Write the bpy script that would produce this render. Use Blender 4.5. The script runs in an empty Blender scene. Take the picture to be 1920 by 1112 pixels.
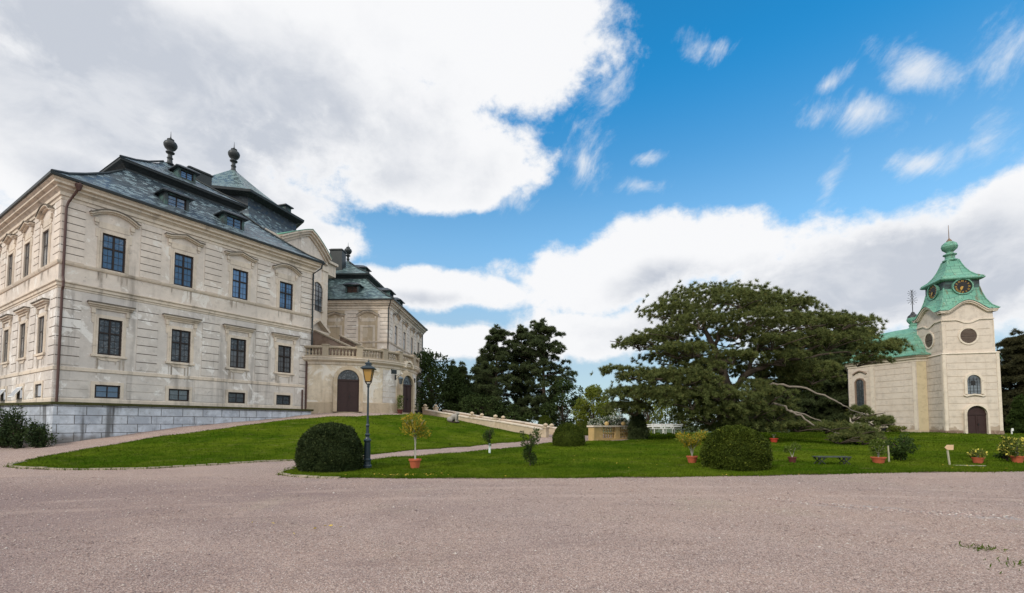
import bpy, math, random
import numpy as np
from mathutils import Matrix, Vector
from mathutils.geometry import delaunay_2d_cdt

random.seed(7); rng = np.random.default_rng(7)
SC = bpy.context.scene
COL = SC.collection
R = math.radians

# ------------------------------------------------------------------ camera
F, CX, HY, PITCH, EYE = 880.0, 960.0, 796.0, R(3), 1.65
CY = HY - F*math.tan(PITCH)
cd = bpy.data.cameras.new('camera'); cam = bpy.data.objects.new('camera', cd); COL.objects.link(cam)
cam.location = (0, 0, EYE); cam.rotation_euler = (R(90)+PITCH, 0, 0)
cd.sensor_width = 36; cd.lens = 36*F/1920; cd.shift_y = (CY-556)/1920
cd.clip_start = .1; cd.clip_end = 9000
SC.camera = cam

# ------------------------------------------------------------------ node helper
class NT:
    def __init__(s, tree): s.t = tree; s.n = tree.nodes; s.l = tree.links
    def new(s, typ, **kw):
        n = s.n.new(typ)
        ins = kw.pop('ins', {})
        for k, v in kw.items(): setattr(n, k, v)
        for k, v in ins.items(): s.put(n.inputs[k], v)
        return n
    def put(s, sock, v):
        if isinstance(v, bpy.types.NodeSocket): s.l.new(v, sock)
        else:
            if hasattr(sock.default_value, '__len__') and hasattr(v, '__len__') and len(sock.default_value) == 4 and len(v) == 3: v = (*v, 1)
            sock.default_value = v
    def math(s, op, a, b=0.0, c=0.0, clamp=False):
        n = s.new('ShaderNodeMath', operation=op, use_clamp=clamp)
        s.put(n.inputs[0], a); s.put(n.inputs[1], b); s.put(n.inputs[2], c); return n.outputs[0]
    def vmath(s, op, a, b=(0, 0, 0)):
        n = s.new('ShaderNodeVectorMath', operation=op); s.put(n.inputs[0], a); s.put(n.inputs[1], b)
        return n.outputs['Value'] if op in ('LENGTH', 'DOT_PRODUCT') else n.outputs[0]
    def noise(s, vec, scale, detail=4, rough=.55, dist=0.0, out='Fac'):
        n = s.new('ShaderNodeTexNoise', ins={'Vector': vec, 'Scale': scale, 'Detail': detail, 'Roughness': rough, 'Distortion': dist})
        return n.outputs[0] if out == 'Fac' else n.outputs[1]
    def range(s, v, a, b, c=0.0, d=1.0, smooth=True):
        n = s.new('ShaderNodeMapRange', interpolation_type='SMOOTHSTEP' if smooth else 'LINEAR')
        for i, x in enumerate((v, a, b, c, d)): s.put(n.inputs[i], x)
        return n.outputs[0]
    def mix(s, f, a, b, blend='MIX'):
        n = s.new('ShaderNodeMix', data_type='RGBA', blend_type=blend)
        s.put(n.inputs[0], f); s.put(n.inputs[6], a); s.put(n.inputs[7], b); return n.outputs[2]
    def scale(s, vec, sc):
        return s.vmath('MULTIPLY', vec, sc)
    def sep(s, vec):
        n = s.new('ShaderNodeSeparateXYZ'); s.put(n.inputs[0], vec); return n.outputs
    def comb(s, x=0.0, y=0.0, z=0.0):
        n = s.new('ShaderNodeCombineXYZ'); s.put(n.inputs[0], x); s.put(n.inputs[1], y); s.put(n.inputs[2], z); return n.outputs[0]
    def bump(s, h, strength, dist):
        n = s.new('ShaderNodeBump', ins={'Strength': strength, 'Distance': dist, 'Height': h}); return n.outputs[0]

# ------------------------------------------------------------------ world: sky with clouds
SUN_EL, SUN_AZ = R(38), R(222)          # azimuth clockwise from +Y (north)
SC.view_settings.view_transform = 'Standard'; SC.view_settings.look = 'None'
SC.view_settings.exposure = 0.17; SC.view_settings.gamma = 1.0; SC.view_settings.use_curve_mapping = False
wd = bpy.data.worlds.new('World'); SC.world = wd; wd.use_nodes = True
W = NT(wd.node_tree); wd.node_tree.nodes.clear()
SKY = W.new('ShaderNodeTexSky', sky_type='NISHITA', sun_disc=False, sun_elevation=SUN_EL, sun_rotation=SUN_AZ, altitude=250, air_density=1.0, dust_density=0.6, ozone_density=2.5)
tc = W.new('ShaderNodeTexCoord'); dirv = W.vmath('NORMALIZE', tc.outputs['Generated'])
sx, sy, sz = W.sep(dirv)
az = W.math('ARCTAN2', sx, sy); el = W.math('ARCSINE', sz)
ae = W.comb(az, el, 0.0)
# wobble so that cloud masses get torn outlines
wob = W.noise(dirv, 2.4, 3, .5, out='Color')
aew = W.vmath('ADD', ae, W.vmath('MULTIPLY', W.vmath('SUBTRACT', wob, (.5, .5, .5)), (.30, .20, 0)))
def ang(px, py):
    a = math.atan((px-CX)/F); return a, math.atan((HY-py)/F*math.cos(a))
def blob(px, py, rx, ry, amp=1.0, rot=0, raw=None):
    if raw: a, e, ra, re = raw
    else:
        a, e = ang(px, py)
        ra = (ang(px+rx, py)[0]-ang(px-rx, py)[0])/2; re = abs(ang(px, py+ry)[1]-ang(px, py-ry)[1])/2
    d = W.vmath('SUBTRACT', aew, (a, e, 0))
    if rot:
        n = W.new('ShaderNodeVectorRotate', rotation_type='Z_AXIS', ins={'Vector': d, 'Angle': rot}); d = n.outputs[0]
    d = W.vmath('LENGTH', W.vmath('MULTIPLY', d, (1/ra, 1/re, 0)))
    return W.math('MULTIPLY', W.math('SUBTRACT', 1.0, d), amp)
def vmax(lst):
    o = lst[0]
    for x in lst[1:]: o = W.math('MAXIMUM', o, x)
    return o
solid = [blob(760, 10, 290, 170), blob(380, 60, 800, 290), blob(250, 300, 560, 290), blob(800, 250, 260, 130), blob(965, 50, 215, 150), blob(560, 410, 190, 75),
         blob(840, 330, 130, 45, .8), blob(1700, 530, 560, 135), blob(1210, 510, 360, 85), blob(820, 535, 240, 50), blob(1900, 430, 230, 115),
         blob(860, 650, 170, 48), blob(1150, 610, 330, 60, .8), blob(690, 500, 90, 30, .7), blob(2300, 420, 300, 180), blob(2200, 120, 250, 90, .6),
         blob(0, 0, 0, 0, 1, raw=(2.75, .75, .75, .75)), blob(0, 0, 0, 0, 1, raw=(-2.5, .7, .9, .75)), blob(0, 0, 0, 0, 1, raw=(-1.3, .35, .6, .4)), blob(0, 0, 0, 0, 1, raw=(0, 1.5, 5, .55)), blob(0, 0, 0, 0, 1, raw=(1.45, .95, .8, .40)), blob(0, 0, 0, 0, 1, raw=(2.1, .80, .9, .56)), blob(0, 0, 0, 0, 1, raw=(-1.2, .16, .45, .3))]  # raw ones: unseen clouds added for fill light and pane reflections
wisp = [blob(1690, 130, 95, 55, .62, .6), blob(1580, 220, 130, 45, .62, .5), blob(1700, 310, 85, 42, .55), blob(1890, 70, 110, 90, .5), blob(1105, 290, 52, 85, .62, -.35),
        blob(1545, 146, 40, 22, .5), blob(1237, 297, 30, 20, .4), blob(1330, 22, 55, 30, .45), blob(1210, 366, 40, 22, .42), blob(1545, 360, 30, 70, .35, .3), blob(1150, 130, 50, 60, .4), blob(980, 330, 70, 60, .5), blob(1820, 260, 40, 60, .3)]
fb = W.noise(W.scale(dirv, (1, 1, 1.3)), 5.2, 10, .60, .08)
fb2 = W.noise(W.scale(dirv, (1, 1, 1.25)), 14.0, 8, .64, .12)
fbw = W.math('ADD', W.math('MULTIPLY', W.math('SUBTRACT', fb, .5), 1.0), W.math('MULTIPLY', W.math('SUBTRACT', fb2, .5), .9))
dS = W.math('ADD', vmax(solid), W.math('MULTIPLY', fbw, .98))
rotn = W.new('ShaderNodeVectorRotate', rotation_type='Z_AXIS', ins={'Vector': aew, 'Angle': -.75})
fst = W.noise(W.scale(rotn.outputs[0], (6.5, 13.0, 1)), 1.0, 9, .68, .25)
dW = W.math('ADD', W.math('MULTIPLY', vmax(wisp), 1.0), W.math('ADD', W.math('MULTIPLY', fbw, .7), W.math('MULTIPLY', W.math('SUBTRACT', fst, .5), 1.9)))
cS = W.range(dS, -.06, .30); cW = W.math('MULTIPLY', W.range(dW, .0, .85), .85)
cov = W.math('MAXIMUM', cS, cW)
# pale veil near the horizon
veil = W.math('MULTIPLY', W.range(el, .52, .02), .62)
# cloud tones: bright torn rims, grey bellies
thick = W.math('MAXIMUM', W.range(dS, .12, .62), 0.0)
grey_zone = vmax([blob(300, 130, 950, 300, 1), blob(1560, 575, 800, 130, 1), blob(150, 330, 420, 90, .6), blob(1720, 470, 300, 90, .8), blob(1250, 560, 260, 60, .8), blob(760, 560, 220, 30, .6)])
gz = W.range(W.math('ADD', grey_zone, W.math('MULTIPLY', W.math('SUBTRACT', fb, .5), 1.1)), .05, .75)
lit = W.range(W.noise(W.scale(dirv, (1, 1, 1.7)), 7.0, 7, .6, .4), .38, .66)
g = W.math('MULTIPLY', W.math('MULTIPLY', thick, gz), W.math('SUBTRACT', 1.08, W.math('MULTIPLY', lit, .5)), clamp=True)
CLW, CLG = (8.4, 8.45, 8.6), (5.1, 5.45, 6.1)
cloud = W.mix(g, CLW, CLG)
cloud = W.mix(W.math('MULTIPLY', W.range(cS, 1.0, .2), .25), cloud, (5.4, 6.3, 7.2))
blue = W.vmath('MULTIPLY', SKY.outputs[0], W.mix(W.range(el, .40, .68), W.mix(W.range(el, .10, .38), (.80, .98, .98), (1.0, 1.78, 1.86)), (.22, 1.66, 2.10)))
clear = W.mix(veil, blue, (5.0, 6.1, 7.0))
# unseen clouds behind the viewer's right, brightened to fill the chateau's right face
front = W.range(W.vmath('DOT_PRODUCT', dirv, (.70, -.42, .58)), .45, .95)
cloud = W.vmath('MULTIPLY', cloud, W.comb(W.math('ADD', 1.0, W.math('MULTIPLY', front, .90)), W.math('ADD', 1.0, W.math('MULTIPLY', front, .90)), W.math('ADD', 1.0, W.math('MULTIPLY', front, .86))))
fin = W.mix(cov, clear, cloud)
bg = W.new('ShaderNodeBackground', ins={'Color': fin, 'Strength': .1})
wo = W.new('ShaderNodeOutputWorld'); W.l.new(bg.outputs[0], wo.inputs[0])

# ------------------------------------------------------------------ sun behind thin cloud
sl = bpy.data.lights.new('sun', 'SUN'); sl.energy = 2.0; sl.angle = R(7); sl.color = (1, .94, .84)
sun = bpy.data.objects.new('sun', sl); COL.objects.link(sun); sun.location = (0, 0, 60)
sv = Vector((math.sin(SUN_AZ)*math.cos(SUN_EL), math.cos(SUN_AZ)*math.cos(SUN_EL), math.sin(SUN_EL)))
sun.rotation_euler = sv.to_track_quat('Z', 'Y').to_euler()

# ------------------------------------------------------------------ surveying helpers: photo pixel <-> world
cP, sP = math.cos(PITCH), math.sin(PITCH)
def ray(px, py):
    x = (px-CX)/F; y = -(py-CY)/F
    return np.array([x, cP-y*sP, sP+y*cP])
def at(px, py, Y):
    d = ray(px, py); t = Y/d[1]; return np.array([d[0]*t, Y, EYE+d[2]*t])

# ------------------------------------------------------------------ materials
MATS = {}
def mat(name, rough=.8, spec=.3):
    m = bpy.data.materials.new(name); m.use_nodes = True; MATS[name] = m
    t = NT(m.node_tree); b = m.node_tree.nodes['Principled BSDF']
    b.inputs['Roughness'].default_value = rough; b.inputs['Specular IOR Level'].default_value = spec
    return m, t, b
def pos(t): return t.new('ShaderNodeNewGeometry').outputs['Position']
def uvn(t): return t.new('ShaderNodeTexCoord').outputs['UV']
def cells(t, uv, w, h, stagger=.5):
    u, v, _ = t.sep(uv)
    r = t.math('DIVIDE', v, h); ri = t.math('FLOOR', r)
    odd = t.math('MODULO', t.math('ABSOLUTE', ri), 2.0)
    c = t.math('ADD', t.math('DIVIDE', u, w), t.math('MULTIPLY', odd, stagger)); ci = t.math('FLOOR', c)
    wn = t.new('ShaderNodeTexWhiteNoise', noise_dimensions='2D', ins={'Vector': t.comb(ci, ri, 0.0)})
    fu = t.math('SUBTRACT', c, ci); fv = t.math('SUBTRACT', r, ri)
    eu = t.math('MULTIPLY', t.math('SUBTRACT', .5, t.math('ABSOLUTE', t.math('SUBTRACT', fu, .5))), w)
    ev = t.math('MULTIPLY', t.math('SUBTRACT', .5, t.math('ABSOLUTE', t.math('SUBTRACT', fv, .5))), h)
    return wn.outputs['Value'], t.math('MINIMUM', eu, ev), fv

def plaster(name, c1, c2, cstain, cpatch, patch_lo=.58, stain=.55):
    m, t, b = mat(name, .92, .15); p = pos(t)
    base = t.mix(t.range(t.noise(p, .35, 5, .6), .35, .65), c1, c2)
    base = t.mix(t.math('MULTIPLY', t.range(t.noise(p, 2.2, 7, .7), .44, .72), .7), base, tuple(x*.66 for x in c1))
    chip = t.noise(p, 1.3, 8, .72, 1.2); base = t.mix(t.math('MULTIPLY', t.range(chip, .635, .65), .6), base, tuple(x*.55 for x in c2))
    streak = t.noise(t.scale(p, (1.6, 1.6, .12)), 1.0, 6, .62)
    base = t.mix(t.math('MULTIPLY', t.range(streak, .52, .78), stain), base, cstain)
    pn = t.noise(p, .8, 7, .68, .8)
    base = t.mix(t.math('MULTIPLY', t.range(pn, patch_lo, patch_lo+.06), .7), base, cpatch)
    fine = t.noise(p, 30, 4, .7)
    base = t.mix(t.math('MULTIPLY', t.range(fine, .3, .75), .22), base, tuple(x*.6 for x in c1))
    t.put(b.inputs['Base Color'], base)
    h = t.math('ADD', fine, t.math('MULTIPLY', pn, 3.0))
    t.put(b.inputs['Normal'], t.bump(h, .35, .02)); return m
plaster('plaster', (.75, .655, .565), (.62, .55, .485), (.30, .26, .225), (.82, .78, .72), .55, .85)
plaster('plaster_grey', (.70, .635, .57), (.56, .515, .475), (.27, .245, .225), (.86, .83, .79), .545, .9)
plaster('plaster_peeling', (.74, .64, .50), (.62, .51, .37), (.36, .28, .20), (.82, .78, .72), .50, .6)
plaster('stone_trim', (.74, .63, .51), (.62, .54, .45), (.16, .14, .12), (.70, .64, .57), .60, .8)
plaster('stone_weathered', (.20, .175, .145), (.15, .13, .11), (.06, .055, .045), (.28, .25, .21), .6, .6)
plaster('stone_dark', (.46, .38, .28), (.37, .31, .235), (.11, .095, .075), (.52, .45, .37), .60, .8)
plaster('stone_tan', (.56, .45, .32), (.48, .39, .28), (.25, .2, .15), (.60, .52, .42), .56, .5)
plaster('stone_yellow', (.55, .38, .16), (.47, .33, .15), (.25, .18, .09), (.58, .45, .25), .6, .5)
plaster('chapel_plaster', (.67, .585, .495), (.63, .54, .445), (.46, .38, .30), (.69, .59, .48), .62, .35)
# chapel walls: crumbling foot and old repairs
_m = MATS['chapel_plaster']; t = NT(_m.node_tree); b = _m.node_tree.nodes['Principled BSDF']; _src = b.inputs['Base Color'].links[0].from_socket; p = pos(t); zz_ = t.math('SUBTRACT', t.sep(p)[2], .95)
ft_ = t.math('ADD', t.math('MULTIPLY', zz_, -1.0), t.math('MULTIPLY', t.noise(p, .9, 7, .7, .6), 2.2)); t.put(b.inputs['Base Color'], t.mix(t.math('MULTIPLY', t.range(ft_, .62, .72), .8), t.mix(t.math('MULTIPLY', t.range(t.noise(t.scale(p, (2.2, 2.2, .10)), 1.0, 7, .68), .56, .72), .35), _src, (.42, .34, .26)), (.34, .26, .19)))
plaster('chapel_trim', (.72, .63, .52), (.68, .59, .48), (.5, .42, .33), (.74, .66, .56), .62, .3)
plaster('chapel_shade_pilaster', (.60, .50, .33), (.56, .47, .31), (.42, .35, .25), (.62, .53, .38), .62, .35)
plaster('rough_brown', (.22, .15, .105), (.30, .22, .17), (.10, .075, .06), (.36, .27, .22), .5, .6)
plaster('sculpture_stone', (.34, .31, .28), (.26, .24, .21), (.12, .11, .10), (.45, .42, .38), .55, .6)

def slate(name, c1, c2, chi, patch=.5):
    m, t, b = mat(name, .38, .5); uv = uvn(t); p = pos(t)
    w, e, fv = cells(t, uv, .30, .19)
    col = t.mix(w, c1, c2)
    pt = t.range(t.math('ADD', t.noise(p, 1.1, 7, .74), t.math('MULTIPLY', t.math('SUBTRACT', w, .5), .75)), patch, patch+.12)
    col = t.mix(t.math('MULTIPLY', pt, .42), col, chi)
    col = t.mix(t.range(e, .0, .016), (.012, .015, .018), col)
    t.put(b.inputs['Base Color'], col)
    t.put(b.inputs['Normal'], t.bump(t.math('ADD', t.math('MULTIPLY', t.math('SUBTRACT', 1.0, fv), .012), t.math('MULTIPLY', w, .008)), .8, 1.0))
    t.put(b.inputs['Roughness'], t.range(w, 0, 1, .28, .55)); return m
slate('slate', (.040, .056, .070), (.085, .112, .130), (.28, .39, .42), .60)
slate('slate_dark', (.018, .022, .028), (.038, .045, .052), (.10, .14, .15), .74)
slate('slate_green', (.045, .075, .078), (.09, .13, .13), (.26, .38, .37), .54)

m, t, b = mat('copper', .6, .35); p = pos(t); uv = uvn(t)
w, e, fv = cells(t, uv, .62, .40)
c = t.mix(t.noise(p, 1.1, 6, .6), (.07, .22, .16), (.15, .37, .27)); c = t.mix(t.math('MULTIPLY', w, .5), c, (.20, .38, .26))
c = t.mix(t.math('MULTIPLY', t.range(t.noise(t.scale(p, (1.7, 1.7, .16)), 1.3, 7, .68, .3), .555, .68), .8), c, (.15, .105, .055)); c = t.mix(t.math('MULTIPLY', t.range(t.noise(t.scale(p, (2.5, 2.5, .3)), 1.7, 6, .65), .56, .7), .5), c, (.36, .52, .42))
c = t.mix(t.range(e, .0, .03), (.045, .11, .085), c); t.put(b.inputs['Base Color'], c); t.put(b.inputs['Normal'], t.bump(t.range(e, 0, .03), .4, .015))
m, t, b = mat('copper_dark', .55, .4); p = pos(t)
t.put(b.inputs['Base Color'], t.mix(t.range(t.noise(p, 1.6, 5, .6), .42, .6), (.028, .036, .038), (.05, .10, .09)))
m, t, b = mat('lead_dark', .5, .4); p = pos(t)
t.put(b.inputs['Base Color'], t.mix(t.noise(p, 2, 5), (.012, .015, .017), (.035, .042, .042)))

def plain(name, c, rough=.6, spec=.3, var=.25, sc=3.0, metal=0.0):
    m, t, b = mat(name, rough, spec); p = pos(t); n = t.noise(p, sc, 5, .6)
    t.put(b.inputs['Base Color'], t.mix(n, tuple(x*(1-var) for x in c), tuple(x*(1+var) for x in c)))
    t.put(b.inputs['Normal'], t.bump(t.noise(p, sc*8, 3), .15, .01)); b.inputs['Metallic'].default_value = metal
    return m
plain('frame_brown', (.022, .014, .011), .5)
plain('pipe_red', (.085, .042, .034), .5, .4)
plain('pipe_dark', (.02, .025, .026), .45, .4)
plain('door_brown', (.035, .016, .014), .55, .35, .4, 6)
plain('iron', (.012, .013, .014), .45, .5)
plain('lamp_paint', (.018, .032, .042), .38, .5)
plain('gold', (.48, .29, .07), .45, .5, .4, 12, .7)
plain('clock_black', (.02, .018, .018), .55)
plain('louvre', (.055, .028, .02), .6, .3, .4, 8)
plain('terracotta', (.42, .105, .05), .75, .2, .2, 12)
plain('pot_dark', (.10, .03, .025), .7, .2)
plain('pot_black', (.018, .017, .02), .6, .3)
plain('white_paint', (.78, .78, .76), .55, .3, .05)
plain('bench_wood', (.05, .06, .052), .65, .3, .3, 10)
plain('sign_wood', (.62, .42, .26), .75, .2, .2, 10)
plain('post_wood', (.40, .37, .27), .8, .2, .2, 10)
plain('joint_dirt', (.16, .135, .115), .95, .1, .3, 4)
plain('joint_cream', (.50, .41, .315), .95, .1, .25, 4)
plain('soil', (.04, .028, .02), .95, .1, .4, 10)
plain('soil_strip', (.13, .10, .065), 1.0, .0, .55, 7)
plain('bark', (.085, .066, .05), .95, .1, .45, 5)
plain('stain_dirt', (.40, .345, .29), .95, .1, .35, 6)
plain('bark_pale', (.20, .17, .14), .95, .1, .35, 6)
plain('bark_silver', (.36, .34, .29), .9, .1, .35, 8)
plain('guard_white', (.62, .70, .66), .7)
plain('red_plastic', (.50, .06, .035), .5)
plain('moss', (.055, .055, .022), .95, .1, .6, 2.5)
plain('kerb_stone', (.34, .29, .22), .9, .1, .4, 3)
plain('yellow_leaf', (.60, .42, .06), .8)
plain('lamp_lead', (.10, .13, .16), .4, .5, .2, 8)

def glass(name, c, ior, pattern=0.0, rough=.04):
    m, t, b = mat(name, rough, .5); p = pos(t)
    col = c
    if pattern:
        col = t.mix(t.range(t.noise(p, 5.5, 4, .6, 1.5), .48, .62), c, tuple(x+pattern for x in c))
    rnd = t.new('ShaderNodeObjectInfo').outputs['Random']; z_ = t.sep(p)[2]; q_ = t.noise(t.comb(t.math('MULTIPLY', rnd, 50.0), z_, rnd), .9, 2)
    col = t.mix(t.math('MULTIPLY', t.range(q_, .46, .56), t.range(rnd, .25, .75)), col, tuple(min(1, x*2.2+.05) for x in c))
    t.put(b.inputs['Base Color'], col); b.inputs['IOR'].default_value = ior
    t.put(b.inputs['Normal'], t.bump(t.noise(t.vmath('ADD', p, t.comb(t.math('MULTIPLY', rnd, 9.0), 0.0, 0.0)), 2.2, 2), .35, .02)); return m
glass('glass_upper', (.02, .055, .12), 2.0, .03)
glass('glass_lower', (.035, .037, .042), 1.6, .09)
glass('glass_bright', (.10, .105, .11), 5.5)
glass('glass_leaded', (.045, .055, .065), 1.8, .05)
m, t, b = mat('lamp_glass', .25, .5); b.inputs['Base Color'].default_value = (.55, .33, .09, 1); b.inputs['Transmission Weight'].default_value = .3

# ashlar of the terrace wall
m, t, b = mat('ashlar', .9, .2); uv = uvn(t); p = pos(t)
w, e, fv = cells(t, uv, 1.15, .47, .42)
c = t.mix(w, (.44, .47, .51), (.33, .36, .41)); c = t.mix(t.range(t.noise(p, 1.6, 6, .65), .4, .7), c, (.55, .59, .65))
st = t.noise(t.scale(p, (1.1, 1.1, .10)), 1.2, 6, .6); c = t.mix(t.math('MULTIPLY', t.range(st, .56, .68), .8), c, (.075, .075, .075))
c = t.mix(t.math('MULTIPLY', t.range(t.noise(p, 5, 6, .7), .52, .72), .5), c, (.15, .14, .125))
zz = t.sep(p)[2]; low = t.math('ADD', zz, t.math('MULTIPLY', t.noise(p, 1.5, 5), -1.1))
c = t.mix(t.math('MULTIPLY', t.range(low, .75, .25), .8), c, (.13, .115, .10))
c = t.mix(t.range(e, .004, .022), (.11, .105, .10), c); t.put(b.inputs['Base Color'], c)
t.put(b.inputs['Normal'], t.bump(t.math('ADD', t.math('MULTIPLY', t.range(e, 0, .03), .03), t.math('MULTIPLY', t.noise(p, 9, 5, .7), .02)), .8, 1.0))

# gravel
m, t, b = mat('gravel', .95, .15); p = pos(t); p2 = t.scale(p, (1, 1, 0))
v1 = t.new('ShaderNodeTexVoronoi', ins={'Vector': p2, 'Scale': 42.0}); v2 = t.new('ShaderNodeTexVoronoi', ins={'Vector': p2, 'Scale': 95.0})
hs = t.sep(v1.outputs['Color'])[0]; hs2 = t.sep(v2.outputs['Color'])[1]
c = t.mix(t.range(t.noise(p2, .16, 5, .62, .4), .32, .68), (.44, .308, .245), (.33, .24, .212))
c = t.mix(t.math('MULTIPLY', t.range(t.noise(p2, .33, 6, .65, .6), .55, .68), .55), c, (.40, .33, .23))
c = t.mix(t.math('MULTIPLY', t.range(t.noise(p2, .9, 6, .7), .50, .75), .5), c, (.24, .19, .18))
c = t.mix(t.math('MULTIPLY', hs, .75), c, (.20, .15, .135)); c = t.mix(t.range(hs2, .66, 1.0, 0, .75), c, (.68, .58, .52)); c = t.mix(t.range(hs2, .28, .0, 0, .75), c, (.08, .06, .055))
# stony grey wash-out rill across the right of the yard
xx, yy, zz = t.sep(p); wv = t.math('MULTIPLY', t.math('SUBTRACT', t.noise(p2, .7, 4), .5), .9)
ln = t.math('ABSOLUTE', t.math('ADD', t.math('SUBTRACT', yy, t.math('ADD', 13.6, t.math('MULTIPLY', xx, -.58))), wv))
rill = t.math('MULTIPLY', t.math('MULTIPLY', t.range(ln, .50, .05), t.range(xx, 5.2, 7.0)), t.range(t.noise(p2, 6, 4, .7), .38, .6))
c = t.mix(t.math('MULTIPLY', rill, .75), c, t.mix(hs, (.22, .23, .23), (.42, .42, .42)))
st1 = t.noise(t.scale(p2, (.35, 1.5, 1)), .8, 7, .7, .5); c = t.mix(t.math('MULTIPLY', t.range(st1, .50, .72), .45), c, (.20, .145, .135))
left_shade = t.math('ADD', t.math('MULTIPLY', xx, -.085), t.math('MULTIPLY', t.math('SUBTRACT', t.noise(p2, .22, 6, .65, .5), .5), 2.6)); dl = t.math('MULTIPLY', t.range(left_shade, -.15, .95), t.range(yy, 15.5, 11.0)); c = t.mix(t.math('MULTIPLY', dl, .62), c, (.175, .125, .125))  # cloud-shadow look painted in: gravel colour darkened towards the left
trk = t.math('SUBTRACT', yy, t.math('ADD', 11.9, t.math('MULTIPLY', t.math('POWER', t.math('ABSOLUTE', t.math('SUBTRACT', xx, 4.0)), 2.0), -.013)))
tr2 = t.math('ADD', t.math('ABSOLUTE', t.math('SUBTRACT', t.math('ABSOLUTE', trk), .78)), t.math('MULTIPLY', t.math('SUBTRACT', t.noise(p2, .9, 5), .5), .25))
c = t.mix(t.math('MULTIPLY', t.math('MULTIPLY', t.range(tr2, .26, .08), t.range(t.noise(p2, .5, 4), .38, .62)), .30), c, (.50, .385, .325))
far = t.range(yy, 52.0, 70.0); c = t.mix(far, c, (.055, .075, .03))
t.put(b.inputs['Base Color'], c)
hh = t.math('ADD', t.math('MULTIPLY', v1.outputs['Distance'], -1.0), t.math('MULTIPLY', v2.outputs['Distance'], -.45)); hh = t.math('ADD', hh, t.math('MULTIPLY', t.noise(p2, 3.0, 5, .65), 1.2))
t.put(b.inputs['Normal'], t.bump(hh, .75, .02))
# pebbles
m, t, b = mat('pebble', .9, .2); g_ = t.new('ShaderNodeNewGeometry'); ri = g_.outputs['Random Per Island']
cr = t.new('ShaderNodeValToRGB', ins={'Fac': ri}); cr.color_ramp.interpolation = 'LINEAR'
els = cr.color_ramp.elements; els[0].color = (.20, .15, .14, 1); els[1].position = 1; els[1].color = (.60, .54, .50, 1)
for q, cc in ((.35, (.34, .25, .22, 1)), (.7, (.40, .31, .28, 1)), (.92, (.44, .36, .31, 1))): els.new(q).color = cc
t.put(b.inputs['Base Color'], cr.outputs[0])
# lawn soil + turf
def turf(name, leaf):
    m, t, b = mat(name, 1.0, .0); p = pos(t); p2 = t.scale(p, (1, 1, 0))
    c = t.mix(t.range(t.noise(p2, .22, 5, .62), .34, .66), (.032, .068, .003), (.082, .114, .008))
    c = t.mix(t.math('MULTIPLY', t.range(t.noise(p2, 1.1, 6, .65), .46, .72), .6), c, (.10, .128, .014))
    c = t.mix(t.math('MULTIPLY', t.range(t.noise(t.scale(p2, (.7, 1.6, 1)), .42, 7, .72, .6), .50, .66), .7), c, (.026, .052, .004))
    c = t.mix(t.math('MULTIPLY', t.range(t.noise(t.scale(p2, (.6, 1.5, 1)), 1.5, 7, .74), .54, .68), .6), c, (.15, .14, .05))
    if leaf:
        ri = t.new('ShaderNodeNewGeometry').outputs['Random Per Island']; c = t.mix(t.math('MULTIPLY', ri, .45), c, (.085, .13, .014))
    else:
        t.put(b.inputs['Normal'], t.bump(t.math('ADD', t.noise(t.scale(p2, (1, .5, 1)), 22, 5, .7), t.noise(p2, 2.5, 4)), .7, .05))
    t.put(b.inputs['Base Color'], c); return m
turf('turf', False); turf('grass_blade', True)

def foliage(name, dark, light, extra=None, transl=.25, sc=.8, hue=None):
    m = bpy.data.materials.new(name); m.use_nodes = True; MATS[name] = m
    t = NT(m.node_tree); m.node_tree.nodes.clear(); g_ = t.new('ShaderNodeNewGeometry'); p = g_.outputs['Position']; ri = g_.outputs['Random Per Island']
    f = t.math('ADD', t.math('MULTIPLY', t.range(t.noise(p, sc, 4, .6), .3, .7), .55), t.math('MULTIPLY', ri, .45))
    c = t.mix(f, dark, light)
    if extra: c = t.mix(t.range(ri, extra[1], extra[1]+.02), c, extra[0])
    d = t.new('ShaderNodeBsdfPrincipled', ins={'Base Color': c, 'Roughness': .7, 'Specular IOR Level': .12})
    tr = t.new('ShaderNodeBsdfTranslucent', ins={'Color': c}); mx = t.new('ShaderNodeMixShader', ins={0: transl})
    t.l.new(d.outputs[0], mx.inputs[1]); t.l.new(tr.outputs[0], mx.inputs[2])
    o = t.new('ShaderNodeOutputMaterial'); t.l.new(mx.outputs[0], o.inputs[0]); return m
foliage('needles_pine', (.054, .074, .023), (.205, .230, .075), ((.22, .18, .05), .95), .25, 2.2)
foliage('needles_dark', (.028, .044, .018), (.105, .130, .050), None, .2)
foliage('needles_cedar', (.024, .030, .014), (.10, .09, .04), None, .2)
foliage('leaf_dark', (.018, .034, .010), (.060, .088, .024), None, .3)
foliage('leaf_mid', (.050, .070, .014), (.15, .165, .035), None, .35)
foliage('leaf_yellowgreen', (.085, .120, .015), (.24, .26, .04), None, .4)
foliage('box_leaf', (.018, .032, .003), (.080, .105, .012), ((.13, .15, .02), .92), .2, 2.5)
foliage('box_leaf_dark', (.013, .024, .008), (.045, .062, .018), ((.07, .085, .03), .93), .15, 2.5)
foliage('oleander', (.26, .20, .02), (.78, .52, .06), ((.14, .20, .03), .48), .4, 3)
foliage('citrus', (.05, .085, .015), (.14, .18, .03), ((.55, .50, .25), .965), .3, 3)
foliage('shrub_green', (.020, .040, .010), (.065, .10, .022), None, .25, 2)
foliage('flower_yellow', (.06, .10, .02), (.18, .20, .04), ((.72, .62, .12), .75), .3, 3)
foliage('flower_white', (.05, .085, .03), (.15, .19, .08), ((.80, .80, .74), .66), .3, 3)
foliage('ivy', (.012, .024, .010), (.045, .07, .02), None, .2, 2)

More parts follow.
